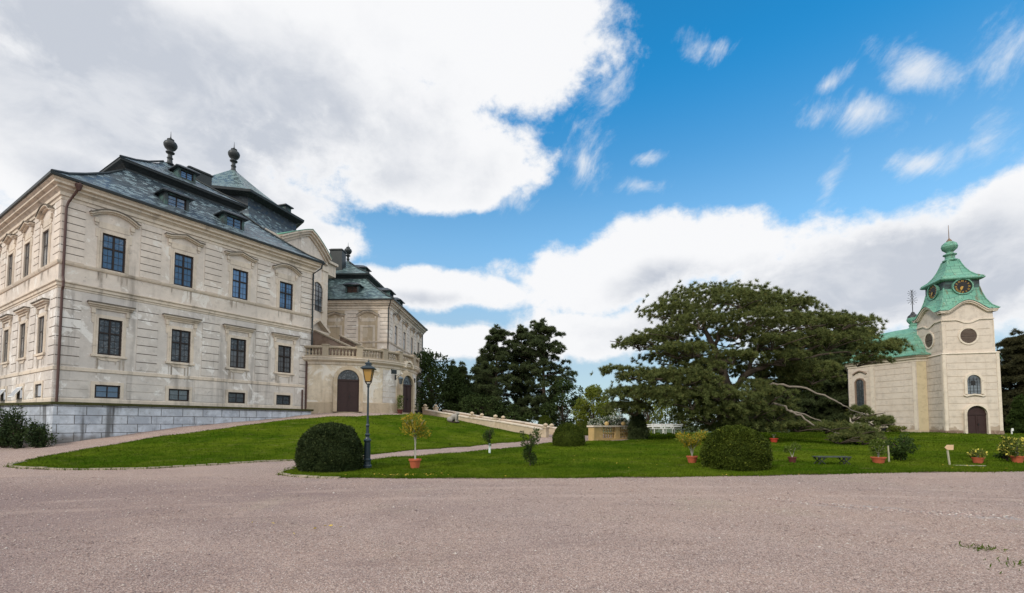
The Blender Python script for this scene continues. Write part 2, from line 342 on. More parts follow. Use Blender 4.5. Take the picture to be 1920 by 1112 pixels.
# ------------------------------------------------------------------ mesh builder
class MB:
    def __init__(s): s.v = []; s.f = []; s.mi = []; s.M = Matrix(); s.k = 0
    def add(s, pts, faces):
        o = len(s.v); M = s.M
        s.v += [tuple(M @ Vector(p)) for p in pts]
        for f in faces: s.f.append([i+o for i in f]); s.mi.append(s.k)
        return s
    def box(s, x0, x1, y0, y1, z0, z1):
        return s.add([(x0, y0, z0), (x1, y0, z0), (x1, y1, z0), (x0, y1, z0), (x0, y0, z1), (x1, y0, z1), (x1, y1, z1), (x0, y1, z1)],
                     [(0, 3, 2, 1), (4, 5, 6, 7), (0, 1, 5, 4), (1, 2, 6, 5), (2, 3, 7, 6), (3, 0, 4, 7)])
    def quad(s, a, b, c, d): return s.add([a, b, c, d], [(0, 1, 2, 3)])
    def loft(s, rings, cap0=False, cap1=False, closed=True):
        n = len(rings[0]); pts = [p for r in rings for p in r]; fs = []
        for i in range(len(rings)-1):
            for j in range(n if closed else n-1):
                k = (j+1) % n; fs.append((i*n+j, i*n+k, (i+1)*n+k, (i+1)*n+j))
        if cap0: fs.append(tuple(reversed(range(n))))
        if cap1: fs.append(tuple((len(rings)-1)*n+j for j in range(n)))
        return s.add(pts, fs)
    def lathe(s, prof, n=16, c=(0, 0, 0), cap=True):
        rings = [[(c[0]+r*math.cos(2*math.pi*j/n), c[1]+r*math.sin(2*math.pi*j/n), c[2]+z) for j in range(n)] for r, z in prof]
        return s.loft(rings, cap, cap)
    def tube(s, pts, rad, n=7, cap=True):
        pts = [Vector(p) for p in pts]
        if not hasattr(rad, '__len__'): rad = [rad]*len(pts)
        rings = []; up = Vector((.13, .21, .97))
        for i, p in enumerate(pts):
            d = (pts[min(i+1, len(pts)-1)]-pts[max(i-1, 0)])
            if d.length < 1e-6: d = Vector((0, 0, 1))
            d.normalize(); a = d.cross(up)
            if a.length < .05: a = d.cross(Vector((1, 0, 0)))
            a.normalize(); b_ = d.cross(a)
            rings.append([tuple(p+(a*math.cos(2*math.pi*j/n)+b_*math.sin(2*math.pi*j/n))*rad[i]) for j in range(n)])
        return s.loft(rings, cap, cap)
    def prism(s, poly, y0, y1):      # polygon in x-z extruded along y
        n = len(poly)
        return s.add([(x, y0, z) for x, z in poly]+[(x, y1, z) for x, z in poly],
                     [tuple(range(n)), tuple(reversed(range(n, 2*n)))]+[(j, j+n, (j+1) % n+n, (j+1) % n) for j in range(n)])
    def slab(s, poly, z0, z1):       # polygon in x-y extruded along z
        n = len(poly)
        return s.add([(x, y, z0) for x, y in poly]+[(x, y, z1) for x, y in poly],
                     [tuple(reversed(range(n))), tuple(range(n, 2*n))]+[(j, (j+1) % n, (j+1) % n+n, j+n) for j in range(n)])
    def strip(s, path, t, y0, y1):   # moulding of thickness t above a path in x-z, from y0 (front) to y1
        n = len(path); out = []
        for i in range(n):
            a = path[max(i-1, 0)]; c = path[min(i+1, n-1)]; dx, dz = c[0]-a[0], c[1]-a[1]; l = math.hypot(dx, dz)
            out.append((path[i][0]-dz/l*t, path[i][1]+dx/l*t))
        pts = []
        for i in range(n): pts += [(path[i][0], y0, path[i][1]), (out[i][0], y0, out[i][1]), (out[i][0], y1, out[i][1]), (path[i][0], y1, path[i][1])]
        fs = [(0, 1, 2, 3), tuple(reversed(range(4*n-4, 4*n)))]
        for i in range(n-1):
            for k in range(4): fs.append((i*4+k, i*4+4+k, i*4+4+(k+1) % 4, i*4+(k+1) % 4))
        return s.add(pts, fs)
    def mesh(s, name, mats, smooth=False):
        me = bpy.data.meshes.new(name); me.from_pydata(s.v, [], s.f); me.update()
        uvl = me.uv_layers.new(name='UVMap'); Z = Vector((0, 0, 1)); dat = np.zeros((len(me.loops), 2))
        for pl in me.polygons:
            nn = pl.normal; tt = Z.cross(nn)
            if tt.length < .05: tt = Vector((1, 0, 0))
            tt.normalize(); bb = nn.cross(tt)
            for li in pl.loop_indices:
                co = me.vertices[me.loops[li].vertex_index].co; dat[li] = (co.dot(tt), co.dot(bb))
        uvl.data.foreach_set('uv', dat.ravel())
        if not isinstance(mats, (list, tuple)): mats = [mats]
        for q in mats: me.materials.append(MATS[q])
        me.polygons.foreach_set('material_index', s.mi)
        if smooth: me.polygons.foreach_set('use_smooth', [True]*len(me.polygons))
        return me
    def absorb(s, b, kmap):
        o = len(s.v); s.v += b.v; s.f += [[i+o for i in f] for f in b.f]; s.mi += [kmap[i] for i in b.mi]; return s
    def build(s, name, mats, parent=None, loc=(0, 0, 0), rz=0.0, smooth=False):
        o = bpy.data.objects.new(name, s.mesh(name, mats, smooth)); COL.objects.link(o)
        o.parent = parent; o.location = loc; o.rotation_euler = (0, 0, rz); return o
def raw_mesh(name, V, k, mats, parent=None, loc=(0, 0, 0)):
    """V: (faces*k, 3) unshared corners, k corners per face"""
    V = np.asarray(V, dtype=np.float32); n = len(V)//k
    me = bpy.data.meshes.new(name); me.vertices.add(len(V)); me.vertices.foreach_set('co', V.ravel())
    me.loops.add(len(V)); me.loops.foreach_set('vertex_index', np.arange(len(V), dtype=np.int32))
    me.polygons.add(n); me.polygons.foreach_set('loop_start', np.arange(0, n*k, k, dtype=np.int32))
    me.update(calc_edges=True); me.materials.append(MATS[mats])
    o = bpy.data.objects.new(name, me); COL.objects.link(o); o.parent = parent; o.location = loc; return o
def tag(o, label=None, cat=None, group=None, kind=None):
    for k, v in (('label', label), ('category', cat), ('group', group), ('kind', kind)):
        if v: o[k] = v
    return o
def thing(name, label, cat, loc, rz=0.0, group=None):
    o = bpy.data.objects.new(name, None); COL.objects.link(o); o.location = loc; o.rotation_euler = (0, 0, rz)
    o.empty_display_size = .3; return tag(o, label, cat, group)
def place(src, parent, loc, rz=0.0):          # copy of a part with its sub-parts
    c = src.copy(); COL.objects.link(c); c.parent = parent; c.location = loc; c.rotation_euler = (0, 0, rz)
    for ch in list(src.children):
        d = ch.copy(); COL.objects.link(d); d.parent = c
    return c

# ------------------------------------------------------------------ terrain
_cp = []
for X in range(-34, 50, 7):
    for Y in (-18, -8, 0, 6, 11): _cp.append((X, Y, 0.0))
for X in range(-6, 50, 6): _cp.append((X, 15.0, 0.0))
for px, py, Y in [(150, 881, 17), (18, 874, 17.8), (300, 877, 17.4), (430, 870, 18.5), (550, 862, 20), (690, 852.5, 22.3), (870, 838, 27), (978, 826, 33.5),
                  (1003, 818.5, 35.5), (940, 803, 40), (880, 792, 42.5), (800, 779, 44.5), (770, 777, 41), (740, 778.5, 38), (690, 780, 35), (647, 781.5, 33.5), (600, 783, 33), (520, 790.5, 31.5),
                  (400, 807, 28), (250, 829, 25), (120, 850, 21), (110, 832, 24.3), (320, 810, 27.3), (430, 793, 31.5), (494, 786, 34), (570, 777, 37), (650, 774.5, 37.3), (721, 775, 40),
                  (780, 777, 46), (40, 842, 24), (0, 858, 20), (880, 848, 24), (960, 840, 27), (1035, 831, 31.5), (1110, 827, 32.5), (1185, 824, 33.5), (1024, 819.5, 35.3), (1245, 814, 41), (1370, 826, 33), (1290, 835, 28),
                  (1500, 822, 36), (1600, 811, 43), (1774, 813, 37.8), (1880, 815.5, 38), (1950, 816, 38), (1700, 838, 27), (1500, 848, 23), (1880, 838, 27), (1150, 850, 23), (1000, 862, 20)]:
    q = at(px, py, Y); _cp.append(tuple(q))
_cp += [(-25, 34, 2.4), (-32, 40, 2.4), (-16, 44, 2.5), (-20, 60, 2.4), (-10, 58, 2.0), (-40, 28, .8), (-45, 45, 1.5), (0, 48, .7), (10, 52, .7), (25, 52, .7), (45, 52, .6), (60, 40, .5), (60, 25, .2),
        (-40, 75, -.5), (-10, 75, -.5), (15, 75, -.8), (45, 75, -.8), (-50, 18, .1), (-40, 100, -4), (0, 100, -4), (45, 100, -4)]
_cp = np.array(_cp)
def _phi(r2): return np.sqrt(r2+2.0**2)
_n = len(_cp); _d2 = ((_cp[:, None, :2]-_cp[None, :, :2])**2).sum(-1)
_A = np.zeros((_n+3, _n+3)); _A[:_n, :_n] = _phi(_d2)-np.eye(_n)*.12; _A[:_n, _n] = 1; _A[:_n, _n+1:] = _cp[:, :2]; _A[_n, :_n] = 1; _A[_n+1:, :_n] = _cp[:, :2].T
_w = np.linalg.solve(_A, np.concatenate([_cp[:, 2], np.zeros(3)]))
def hgts(P):
    P = np.asarray(P, float)[:, :2]; out = np.empty(len(P))
    for i in range(0, len(P), 20000):
        q = P[i:i+20000]; r2 = ((q[:, None]-_cp[None, :, :2])**2).sum(-1)
        out[i:i+20000] = _phi(r2) @ _w[:_n]+_w[_n]+q @ _w[_n+1:]
    x, y = P[:, 0], P[:, 1]
    d = np.maximum.reduce([np.abs(x-5)-52, y-96, -14-y, np.zeros(len(P))]); k = np.clip(d/25, 0, 1); k = k*k*(3-2*k)
    farz = np.where(y > 60, -7.0, -1.0)
    nz = (.010+.018*np.clip((y-16)/4, 0, 1))*np.sin(x*1.9+.7*y+np.sin(y*.9))*np.sin(y*1.3-.4*x)+.01*np.sin(x*.6)*np.sin(y*.8+1)
    return out*(1-k)+farz*k+nz
def hgt(x, y): return float(hgts([(x, y)])[0])
def ground_at(px, py, y0=4.0, y1=60.0):
    """first point of the terrain along the sight line of a photo pixel"""
    Y = np.arange(y0, y1, .1); P = np.array([at(px, py, y) for y in Y]); h = hgts(P)
    for i in range(len(Y)):
        if P[i, 2] <= h[i]: return Vector((P[i, 0], P[i, 1], h[i]))
    return Vector((P[-1, 0], P[-1, 1], h[-1]))
def snap(px, Y):
    x = (px-CX)/F*Y*1.0; return Vector((x, Y, hgt(x, Y)))

xs = np.concatenate([[-2600, -1500, -800, -400, -220, -140, -95, -72, -60], np.arange(-50, 62, .7), [68, 78, 95, 140, 220, 400, 800, 1500, 2600]])
ys = np.concatenate([[-900, -300, -120, -60, -35, -24], np.arange(-16, 56, .6), np.arange(57, 100, 3), [110, 125, 150, 200, 300, 500, 900, 1700, 3000]])
gx, gy = np.meshgrid(xs, ys); gp = np.stack([gx.ravel(), gy.ravel()], 1); gz = hgts(gp)
nx, ny = len(xs), len(ys)
idx = np.arange(nx*ny).reshape(ny, nx); fq = np.stack([idx[:-1, :-1], idx[:-1, 1:], idx[1:, 1:], idx[1:, :-1]], -1).reshape(-1, 4)
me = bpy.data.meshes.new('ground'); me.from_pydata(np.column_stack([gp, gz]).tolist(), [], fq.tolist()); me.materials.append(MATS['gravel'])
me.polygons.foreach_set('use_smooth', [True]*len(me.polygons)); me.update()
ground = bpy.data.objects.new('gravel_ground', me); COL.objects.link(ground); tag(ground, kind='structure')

def catmull(pts, step=.25, closed=True):
    P = [np.array(p[:2], float) for p in pts]; n = len(P); out = []
    for i in range(n if closed else n-1):
        a, b_, c, d = P[(i-1) % n] if closed or i else P[0], P[i], P[(i+1) % n], P[(i+2) % n] if closed or i+2 < n else P[-1]
        m = max(1, int(np.linalg.norm(c-b_)/step))
        for k in range(m):
            t_ = k/m; out.append(.5*((2*b_)+(c-a)*t_+(2*a-5*b_+4*c-d)*t_*t_+(3*b_-a-3*c+d)*t_**3))
    if not closed: out.append(P[-1])
    return np.array(out)
def inside(P, poly):
    x, y = P[:, 0], P[:, 1]; r = np.zeros(len(P), bool); a = poly; b_ = np.roll(poly, -1, 0)
    for (x0, y0), (x1, y1) in zip(a, b_):
        c = (y0 > y) != (y1 > y)
        if not c.any(): continue
        r ^= c & (x < (x1-x0)*(y-y0)/((y1-y0) if y1 != y0 else 1e-9)+x0)
    return r
def lawn(name, poly, lift=.035, step=.5):
    lo, hi = poly.min(0), poly.max(0)
    X, Y = np.meshgrid(np.arange(lo[0], hi[0], step), np.arange(lo[1], hi[1], step)); G = np.stack([X.ravel(), Y.ravel()], 1)+.013
    G = G[inside(G, poly)]
    n = len(poly); pts = [Vector(p) for p in poly]+[Vector(p) for p in G]
    vs, es, fs, *_ = delaunay_2d_cdt(pts, [(i, (i+1) % n) for i in range(n)], [list(range(n))], 1, 1e-4)
    P = np.array([tuple(v) for v in vs]); z = hgts(P)+lift
    V = np.column_stack([P, z]).tolist(); Fc = [list(f) for f in fs]
    zb = hgts(poly); o = len(V); m = n
    zt = zb+lift
    V += np.column_stack([poly, zt]).tolist()+np.column_stack([poly, zb-.05]).tolist()
    for i in range(m): j = (i+1) % m; Fc.append([o+i, o+m+i, o+m+j, o+j])
    me = bpy.data.meshes.new(name); me.from_pydata(V, [], Fc); me.materials.append(MATS['turf']); me.update()
    o_ = bpy.data.objects.new(name, me); COL.objects.link(o_); tag(o_, kind='structure'); return o_
P3 = lambda l: [at(*p) for p in l]
castle_lawn = catmull(P3([(18, 874.5, 17.8), (60, 879.5, 17.2), (150, 881.5, 17), (300, 877.5, 17.4), (430, 870, 18.5), (550, 862, 20), (620, 857, 21), (690, 852.5, 22.3), (780, 846, 24.5), (870, 838, 27), (940, 830, 30.5), (985, 824.5, 33.2),
                 (1000, 819.5, 35.2), (982, 812.5, 37.2), (940, 804.5, 39.6), (880, 793.5, 42), (850, 787.5, 43.2), (810, 781, 44.2), (785, 778, 43.2), (770, 777.5, 41), (740, 778.5, 38), (690, 780, 35), (647, 781.5, 33.5), (600, 783, 33), (520, 790.5, 31.5), (400, 807, 28), (250, 829, 25), (120, 850, 21), (50, 865, 18.8)]))
yard_lawn = catmull(P3([(530, 888, 15.7), (545, 893, 15.15), (600, 895.5, 14.7), (750, 896.5, 14.6), (900, 896, 14.6), (1100, 895, 14.65), (1300, 893, 15), (1500, 889.5, 15.5), (1700, 887, 16), (1920, 884.5, 16.4), (2150, 883, 16.7)])
                + [(40, 18.5), (60, 20), (66, 40), (64, 58), (30, 58), (8, 58), (7.2, 50), (8.2, 42), (8.9, 36.5), (8.5, 33.4)]
                + P3([(1150, 829, 32.2), (1100, 830, 32), (1035, 832, 31.2), (1000, 834.5, 29.2), (960, 840.5, 26.8), (880, 848.5, 23.9), (780, 855.5, 21.9), (690, 862.5, 20.2), (620, 868, 19), (560, 876, 17.5)]))
lawn('lawn', castle_lawn); lawn('lawn', yard_lawn)

# low kerb of small setts along the drive
def kerb(poly, i0, i1, w=.09, h=.06):
    L = catmull(poly, .35, False)[i0:i1]; b_ = MB(); z = hgts(L)
    for i in range(len(L)-1):
        d = L[i+1]-L[i]; l = np.linalg.norm(d); d /= l; nrm = np.array([d[1], -d[0]]); a = L[i]+d*.02*random.random(); c = L[i]+d*(l-.03); zz = z[i]+h*(.75+.4*random.random()); q = w*(.8+.4*random.random())
        pts = [a-nrm*.02, c-nrm*.02, c+nrm*q, a+nrm*q]
        b_.slab([tuple(p) for p in pts], z[i]-.05, zz)
    return b_
kb = MB()
for pl in ([(50, 866, 18.7), (22, 873, 17.95), (30, 877, 17.5), (60, 880, 17.2), (150, 882, 17), (300, 878, 17.4), (430, 870.5, 18.5), (550, 862.7, 20)], [(552, 880, 16.8), (530, 886, 16), (529, 889, 15.6), (545, 893.6, 15.1), (600, 896, 14.65), (640, 896.6, 14.6)]):
    q = kerb([at(*p)[:2] for p in pl], 0, None); o = len(kb.v); kb.v += q.v; kb.f += [[i+o for i in f] for f in q.f]; kb.mi += q.mi
tag(kb.build('kerb', 'kerb_stone'), kind='structure')

# ------------------------------------------------------------------ the chateau
C1 = at(97, 755, 25.0); ZC = C1[2]; S = 15.4
chateau = thing('chateau', 'large two storey chateau of worn beige plaster with slate mansard roofs', 'chateau', tuple(C1))
def tow(x, y): return (x-C1[0], y-C1[1])      # world -> chateau coordinates
RZ1 = R(58); u1 = np.array([math.cos(RZ1), math.sin(RZ1)]); v1_ = np.array([-u1[1], u1[0]])
F1 = C1[:2]+u1*S
BAY = [2.33, 5.97, 9.57, 13.08]

def face_mat(k): return Matrix.Translation((S/2, S/2, 0)) @ Matrix.Rotation(k*math.pi/2, 4, 'Z') @ Matrix.Translation((-S/2, -S/2, 0))
def wall_openings(mb, s0, s1, z0, z1, ops, dep=.3):
    ss = sorted({s0, s1, *[o[0] for o in ops], *[o[1] for o in ops]}); zs = sorted({z0, z1, *[o[2] for o in ops], *[o[3] for o in ops]})
    for i in range(len(ss)-1):
        for j in range(len(zs)-1):
            sm, zm = (ss[i]+ss[i+1])/2, (zs[j]+zs[j+1])/2
            if any(o[0] < sm < o[1] and o[2] < zm < o[3] for o in ops): continue
            mb.quad((ss[i], 0, zs[j]), (ss[i+1], 0, zs[j]), (ss[i+1], 0, zs[j+1]), (ss[i], 0, zs[j+1]))
    for a, b_, c, d in ops:
        mb.quad((a, 0, c), (a, dep, c), (a, dep, d), (a, 0, d)); mb.quad((b_, dep, c), (b_, 0, c), (b_, 0, d), (b_, dep, d))
        mb.quad((a, 0, d), (a, dep, d), (b_, dep, d), (b_, 0, d)); mb.quad((a, dep, c), (a, 0, c), (b_, 0, c), (b_, dep, c))
def sq(o, z, n=S): return [(-o, -o, z), (n+o, -o, z), (n+o, n+o, z), (-o, n+o, z)]
def ringwall(mb, prof): mb.loft([sq(o, z) for o, z in prof])

WOP = {'up': (7.80, 9.88, .55), 'lo': (2.84, 4.92, .55), 'ba': (.34, 1.10, .585)}
def win_frame(kind):
    z0, z1, hw = WOP[kind]; h = z1-z0; f = MB(); y0, y1 = .03, .10
    f.box(-hw, -hw+.085, y0, y1, 0, h); f.box(hw-.085, hw, y0, y1, 0, h); f.box(-hw+.085, hw-.085, y0, y1, 0, .085); f.box(-hw+.085, hw-.085, y0, y1, h-.085, h)
    if kind == 'ba':
        f.box(-.022, .022, y0+.01, y1-.003, .085, h-.085); f.box(-hw+.085, -.022, y0+.02, y1-.006, h*.5-.012, h*.5+.012); f.box(.022, hw-.085, y0+.02, y1-.006, h*.5-.012, h*.5+.012)
    else:
        f.box(-.045, .045, y0-.015, y1-.003, .085, h-.085); zt = h*.60
        for a, c in ((-hw+.085, -.045), (.045, hw-.085)):
            f.box(a, c, y0-.01, y1-.006, zt-.045, zt+.045)
            for q in (.2, .4, .80): f.box(a, c, y0+.03, y1-.01, h*q-.013, h*q+.013)
            m_ = (a+c)/2
            for lo_, hi_ in ((.085, h*.2-.013), (h*.2+.013, h*.4-.013), (h*.4+.013, zt-.045), (zt+.045, h*.8-.013), (h*.8+.013, h-.085)): f.box(m_-.008, m_+.008, y0+.035, y1-.012, lo_, hi_)
    return f
def win_pane(kind):
    z0, z1, hw = WOP[kind]; h = z1-z0; g_ = MB(); g_.box(-hw+.03, hw-.03, .075, .09, .03, h-.03); return g_
def surround(kind):
    z0, z1, hw = WOP[kind]; h = z1-z0; s_ = MB(); w_ = .2 if kind != 'ba' else .17
    if kind == 'ba':
        s_.box(-hw-w_, -hw, -.04, .02, -.12, h+w_); s_.box(hw, hw+w_, -.04, .02, -.12, h+w_); s_.box(-hw, hw, -.04, .02, h, h+w_); s_.box(-hw, hw, -.04, .02, -.12, 0)
    else:
        for a, y_ in ((0, -.06), (.09, -.035)):
            b_ = a+.09 if a == 0 else w_
            s_.box(-hw-b_, -hw-a, y_, .02, -.02, h+b_); s_.box(hw+a, hw+b_, y_, .02, -.02, h+b_); s_.box(-hw-a, hw+a, y_, .02, h+a, h+b_)
        s_.box(-hw-w_-.10, -hw-w_, -.03, .02, h-.30, h+w_); s_.box(hw+w_, hw+w_+.10, -.03, .02, h-.30, h+w_)
        if kind == 'lo':
            s_.box(-hw-w_-.08, hw+w_+.08, -.10, .02, -.14, -.02)
            s_.prism([(-hw-.1, -.14), (-.35, -.34), (.35, -.34), (hw+.1, -.14)], -.035, .02)
    return s_
def hood(kind):
    m_ = MB()
    if kind == 'arch': path = [(-1.03+2.06*i/14, .80+.42*(1-((i-7)/7)**2)) for i in range(15)]; path = [(-1.12, .80)]+path+[(1.12, .80)]
    elif kind == 'gable': path = [(-1.08, .83), (-.80, .83), (-.02, 1.08), (.02, 1.08), (.80, .83), (1.08, .83)]
    else: path = [(-1.0, .62), (1.0, .62)]
    if kind == 'flat':
        m_.strip(path, .10, -.15, .02); m_.strip([(-1.06, .72), (1.06, .72)], .09, -.25, .02); m_.k = 1; m_.strip([(-1.1, .81), (1.1, .81)], .06, -.30, .02); m_.k = 0; m_.strip([(-.95, .50), (.95, .50)], .12, -.07, .02)
    else:
        m_.strip(path, .09, -.13, .02); up_ = [(x*1.03, z+.085) for x, z in path]; m_.strip(up_, .09, -.24, .02); m_.k = 1; m_.strip([(x*1.05, z+.17) for x, z in path], .055, -.29, .02); m_.k = 0
    for sg in (-1, 1):
        xx_ = sg*(.80 if kind == 'flat' else .84); zt = .50 if kind == 'flat' else .78
        m_.box(xx_-.09, xx_+.09, -.10, .02, zt-.26, zt); m_.box(xx_-.06, xx_+.06, -.05, .02, zt-.42, zt-.26)
    if kind != 'flat': m_.prism([(-.72, .26), (.72, .26), (.72, .62), (-.72, .62)], -.028, .02)
    return m_
# prototypes, one of each, then copied
PROT = {}
def make_window(kind, hk, gl, parent, loc, rz):
    key = (kind, hk, gl)
    if key not in PROT:
        w = win_frame(kind).build('window', 'frame_brown', parent); pn_ = win_pane(kind).build('pane', gl, w); pn_.location = (0, -.042 if gl == 'glass_bright' else 0, 0); surround(kind).build('surround', 'stone_trim', w)
        if hk:
            h_ = hood(hk).build('hood', ['stone_trim', 'stone_weathered'], w); h_.location = (0, 0, WOP[kind][1]-WOP[kind][0])
        PROT[key] = w; w.location = loc; w.rotation_euler = (0, 0, rz); return w
    return place(PROT[key], parent, loc, rz)

def pavilion(orig, rz, faces, blind=(), pl='plaster_grey', pl_up='plaster', roofs=('slate', 'slate'), panels=(0, 1, 2, 3), fglass=None):
    ox, oy = tow(*orig); L = (ox, oy, 0)
    T = Matrix.Translation((ox, oy, 0)) @ Matrix.Rotation(rz, 4, 'Z')
    wl = MB()
    for k in range(4):
        wl.M = face_mat(k)
        ops = [(s-WOP[q][2], s+WOP[q][2], WOP[q][0], WOP[q][1]) for s in BAY for q in faces.get(k, ())]
        wl.k = 0; wall_openings(wl, 0, S, -1.2, 6.3, [o for o in ops if o[3] < 6.3]); wl.k = 1; wall_openings(wl, 0, S, 6.3, 12.0, [o for o in ops if o[3] > 6.3])
    # horizontal rustication of raised plaster courses between the window bays
    jb = MB(); ru = MB(); cols = [(.02, 1.02), (3.62, 4.70), (7.22, 8.32), (10.80, 11.80), (14.35, S-.02)]
    for k in panels:
        ru.M = jb.M = face_mat(k)
        for a, b_ in cols:
            jb.box(a+.01, b_-.01, -.006, .01, 7.82, 10.98); jb.box(a+.01, b_-.01, -.006, .01, 2.12, 6.16)
            for i in range(8):
                z = 7.80+i*.425; ru.k = 1
                if z < 11.1: ru.box(a, b_, -.03, .01, z, z+.378)
            for i in range(8):
                ru.k = 0; ru.box(a, b_, -.03, .01, 2.10+i*.515, 2.10+i*.515+.467)
        for i in range(3):      # plinth zone
            if i == 1 and 0: continue
            for a, b_ in ((.02, 1.45), (3.22, 5.08), (6.86, 8.68), (10.46, 12.18), (13.98, S-.02)): ru.k = 0; ru.box(a, b_, -.024, .01, .33+i*.47, .33+i*.47+.43)
    for k, kinds in faces.items():       # rain streaks below the sills
        wl.M = face_mat(k); wl.k = 3
        for s in BAY:
            for zt, ln in ((7.55, .85), (2.62, 1.3)):
                for _ in range(random.randint(4, 8)):
                    xx_ = s+random.choice((-1, 1))*random.uniform(.1, .8)**.6*.8; w_ = random.uniform(.012, .045); l_ = random.uniform(.25, 1)*ln
                    wl.add([(xx_-w_, -.0335, zt), (xx_+w_, -.0335, zt), (xx_+w_*.9, -.0335, zt-l_*.6), (xx_, -.0335, zt-l_), (xx_-w_*.8, -.0335, zt-l_*.7)], [(0, 4, 3, 2, 1)])
    wl.M = Matrix()
    wl.absorb(ru, {0: 0, 1: 1}).absorb(jb, {0: 2}); wl.build('wall', [pl, pl_up, 'joint_dirt', 'stain_dirt'], chateau, L, rz)
    mo = MB()
    ringwall(mo, [(0, -1.2), (.05, -1.2), (.05, .24), (.035, .28), (0, .28)]); ringwall(mo, [(0, 1.78), (.05, 1.80), (.05, 1.98), (0, 2.0)])
    ringwall(mo, [(0, 6.24), (.03, 6.26), (.03, 6.36), (.08, 6.38), (.08, 6.52), (.15, 6.58), (.15, 6.64), (0, 6.68)]); ringwall(mo, [(0, 7.56), (.06, 7.58), (.10, 7.66), (.12, 7.74), (0, 7.78)])
    mo.build('string_course', 'stone_trim', chateau, L, rz)
    co = MB(); ringwall(co, [(0, 11.12), (.05, 11.14), (.05, 11.30), (.12, 11.34), (.12, 11.52), (.22, 11.62), (.30, 11.66), (.30, 11.78), (.46, 11.84), (.46, 11.96), (.56, 12.04), (.56, 12.10), (.2, 12.14)])
    co.build('cornice', 'stone_trim', chateau, L, rz)
    gt = MB(); ringwall(gt, [(.50, 12.09), (.66, 12.09), (.68, 12.22), (.60, 12.26), (.5, 12.2)]); gt.build('gutter', 'pipe_dark', chateau, L, rz)
    rf = MB(); rf.loft([sq(-a, z) for a, z in [(-.64, 12.22), (.3, 12.72), (1.25, 13.42), (2.6, 14.50), (3.2, 15.05), (4.0, 15.85)]])
    roof = rf.build('roof', roofs[0], chateau, L, rz)
    so = MB(); so.loft([sq(-a, z) for a, z in [(3.98, 15.70), (3.98, 15.95), (3.75, 16.14), (3.56, 16.22), (3.54, 16.36), (3.8, 16.42)]]); so.build('upper_eave', 'lead_dark', chateau, L, rz)
    ur = MB(); ur.loft([sq(-a, z) for a, z in [(3.5, 16.36), (3.9, 16.58), (4.8, 17.1), (5.9, 17.85), (6.9, 18.6), (7.45, 19.15)]], cap1=True); ur.build('upper_roof', roofs[1], chateau, L, rz)
    hp = MB()
    for cx_, cy_ in ((0, 0), (1, 0), (1, 1), (0, 1)):
        f_ = lambda a: (a if not cx_ else S-a, a if not cy_ else S-a)
        hp.tube([(*f_(a), z+.04) for a, z in [(-.6, 12.24), (.3, 12.74), (1.25, 13.44), (2.6, 14.52), (3.9, 15.75)]], .07, 5); hp.tube([(*f_(a), z+.03) for a, z in [(3.55, 16.4), (4.8, 17.13), (5.9, 17.88), (7.4, 19.1)]], .07, 5)
    hp.build('ridge_flashing', 'lead_dark', chateau, L, rz)
    for k, kinds in faces.items():
        for i, s in enumerate(BAY):
            for q in kinds:
                p_ = T @ face_mat(k) @ Vector((s, 0, WOP[q][0]))
                hk = {'up': 'arch' if i in (0, 3) else 'gable', 'lo': 'flat', 'ba': None}[q]
                gl = (fglass or {}).get(k) or {'up': 'glass_upper', 'lo': 'glass_lower', 'ba': 'glass_upper' if i == 0 else 'glass_leaded'}[q]
                make_window(q, hk, gl, chateau, p_, rz+k*math.pi/2)
    return T
FIN = [(.34, 0), (.36, .12), (.24, .22), (.2, .55), (.24, .62), (.27, .68), (.2, .76), (.18, 1.0), (.22, 1.1), (.36, 1.18), (.38, 1.26), (.24, 1.34), (.22, 1.42), (.44, 1.62), (.56, 1.86), (.58, 2.05), (.50, 2.24), (.34, 2.36), (.24, 2.42), (.30, 2.48), (.3, 2.54), (.12, 2.62), (.08, 2.72), (.04, 2.8), (.012, 3.35), (.0, 3.4)]
def finial(loc, sc=1.0):
    f = MB(); f.lathe([(r*sc, z*sc) for r, z in FIN], 18); return f.build('roof_finial', 'lead_dark', chateau, loc, 0, True)
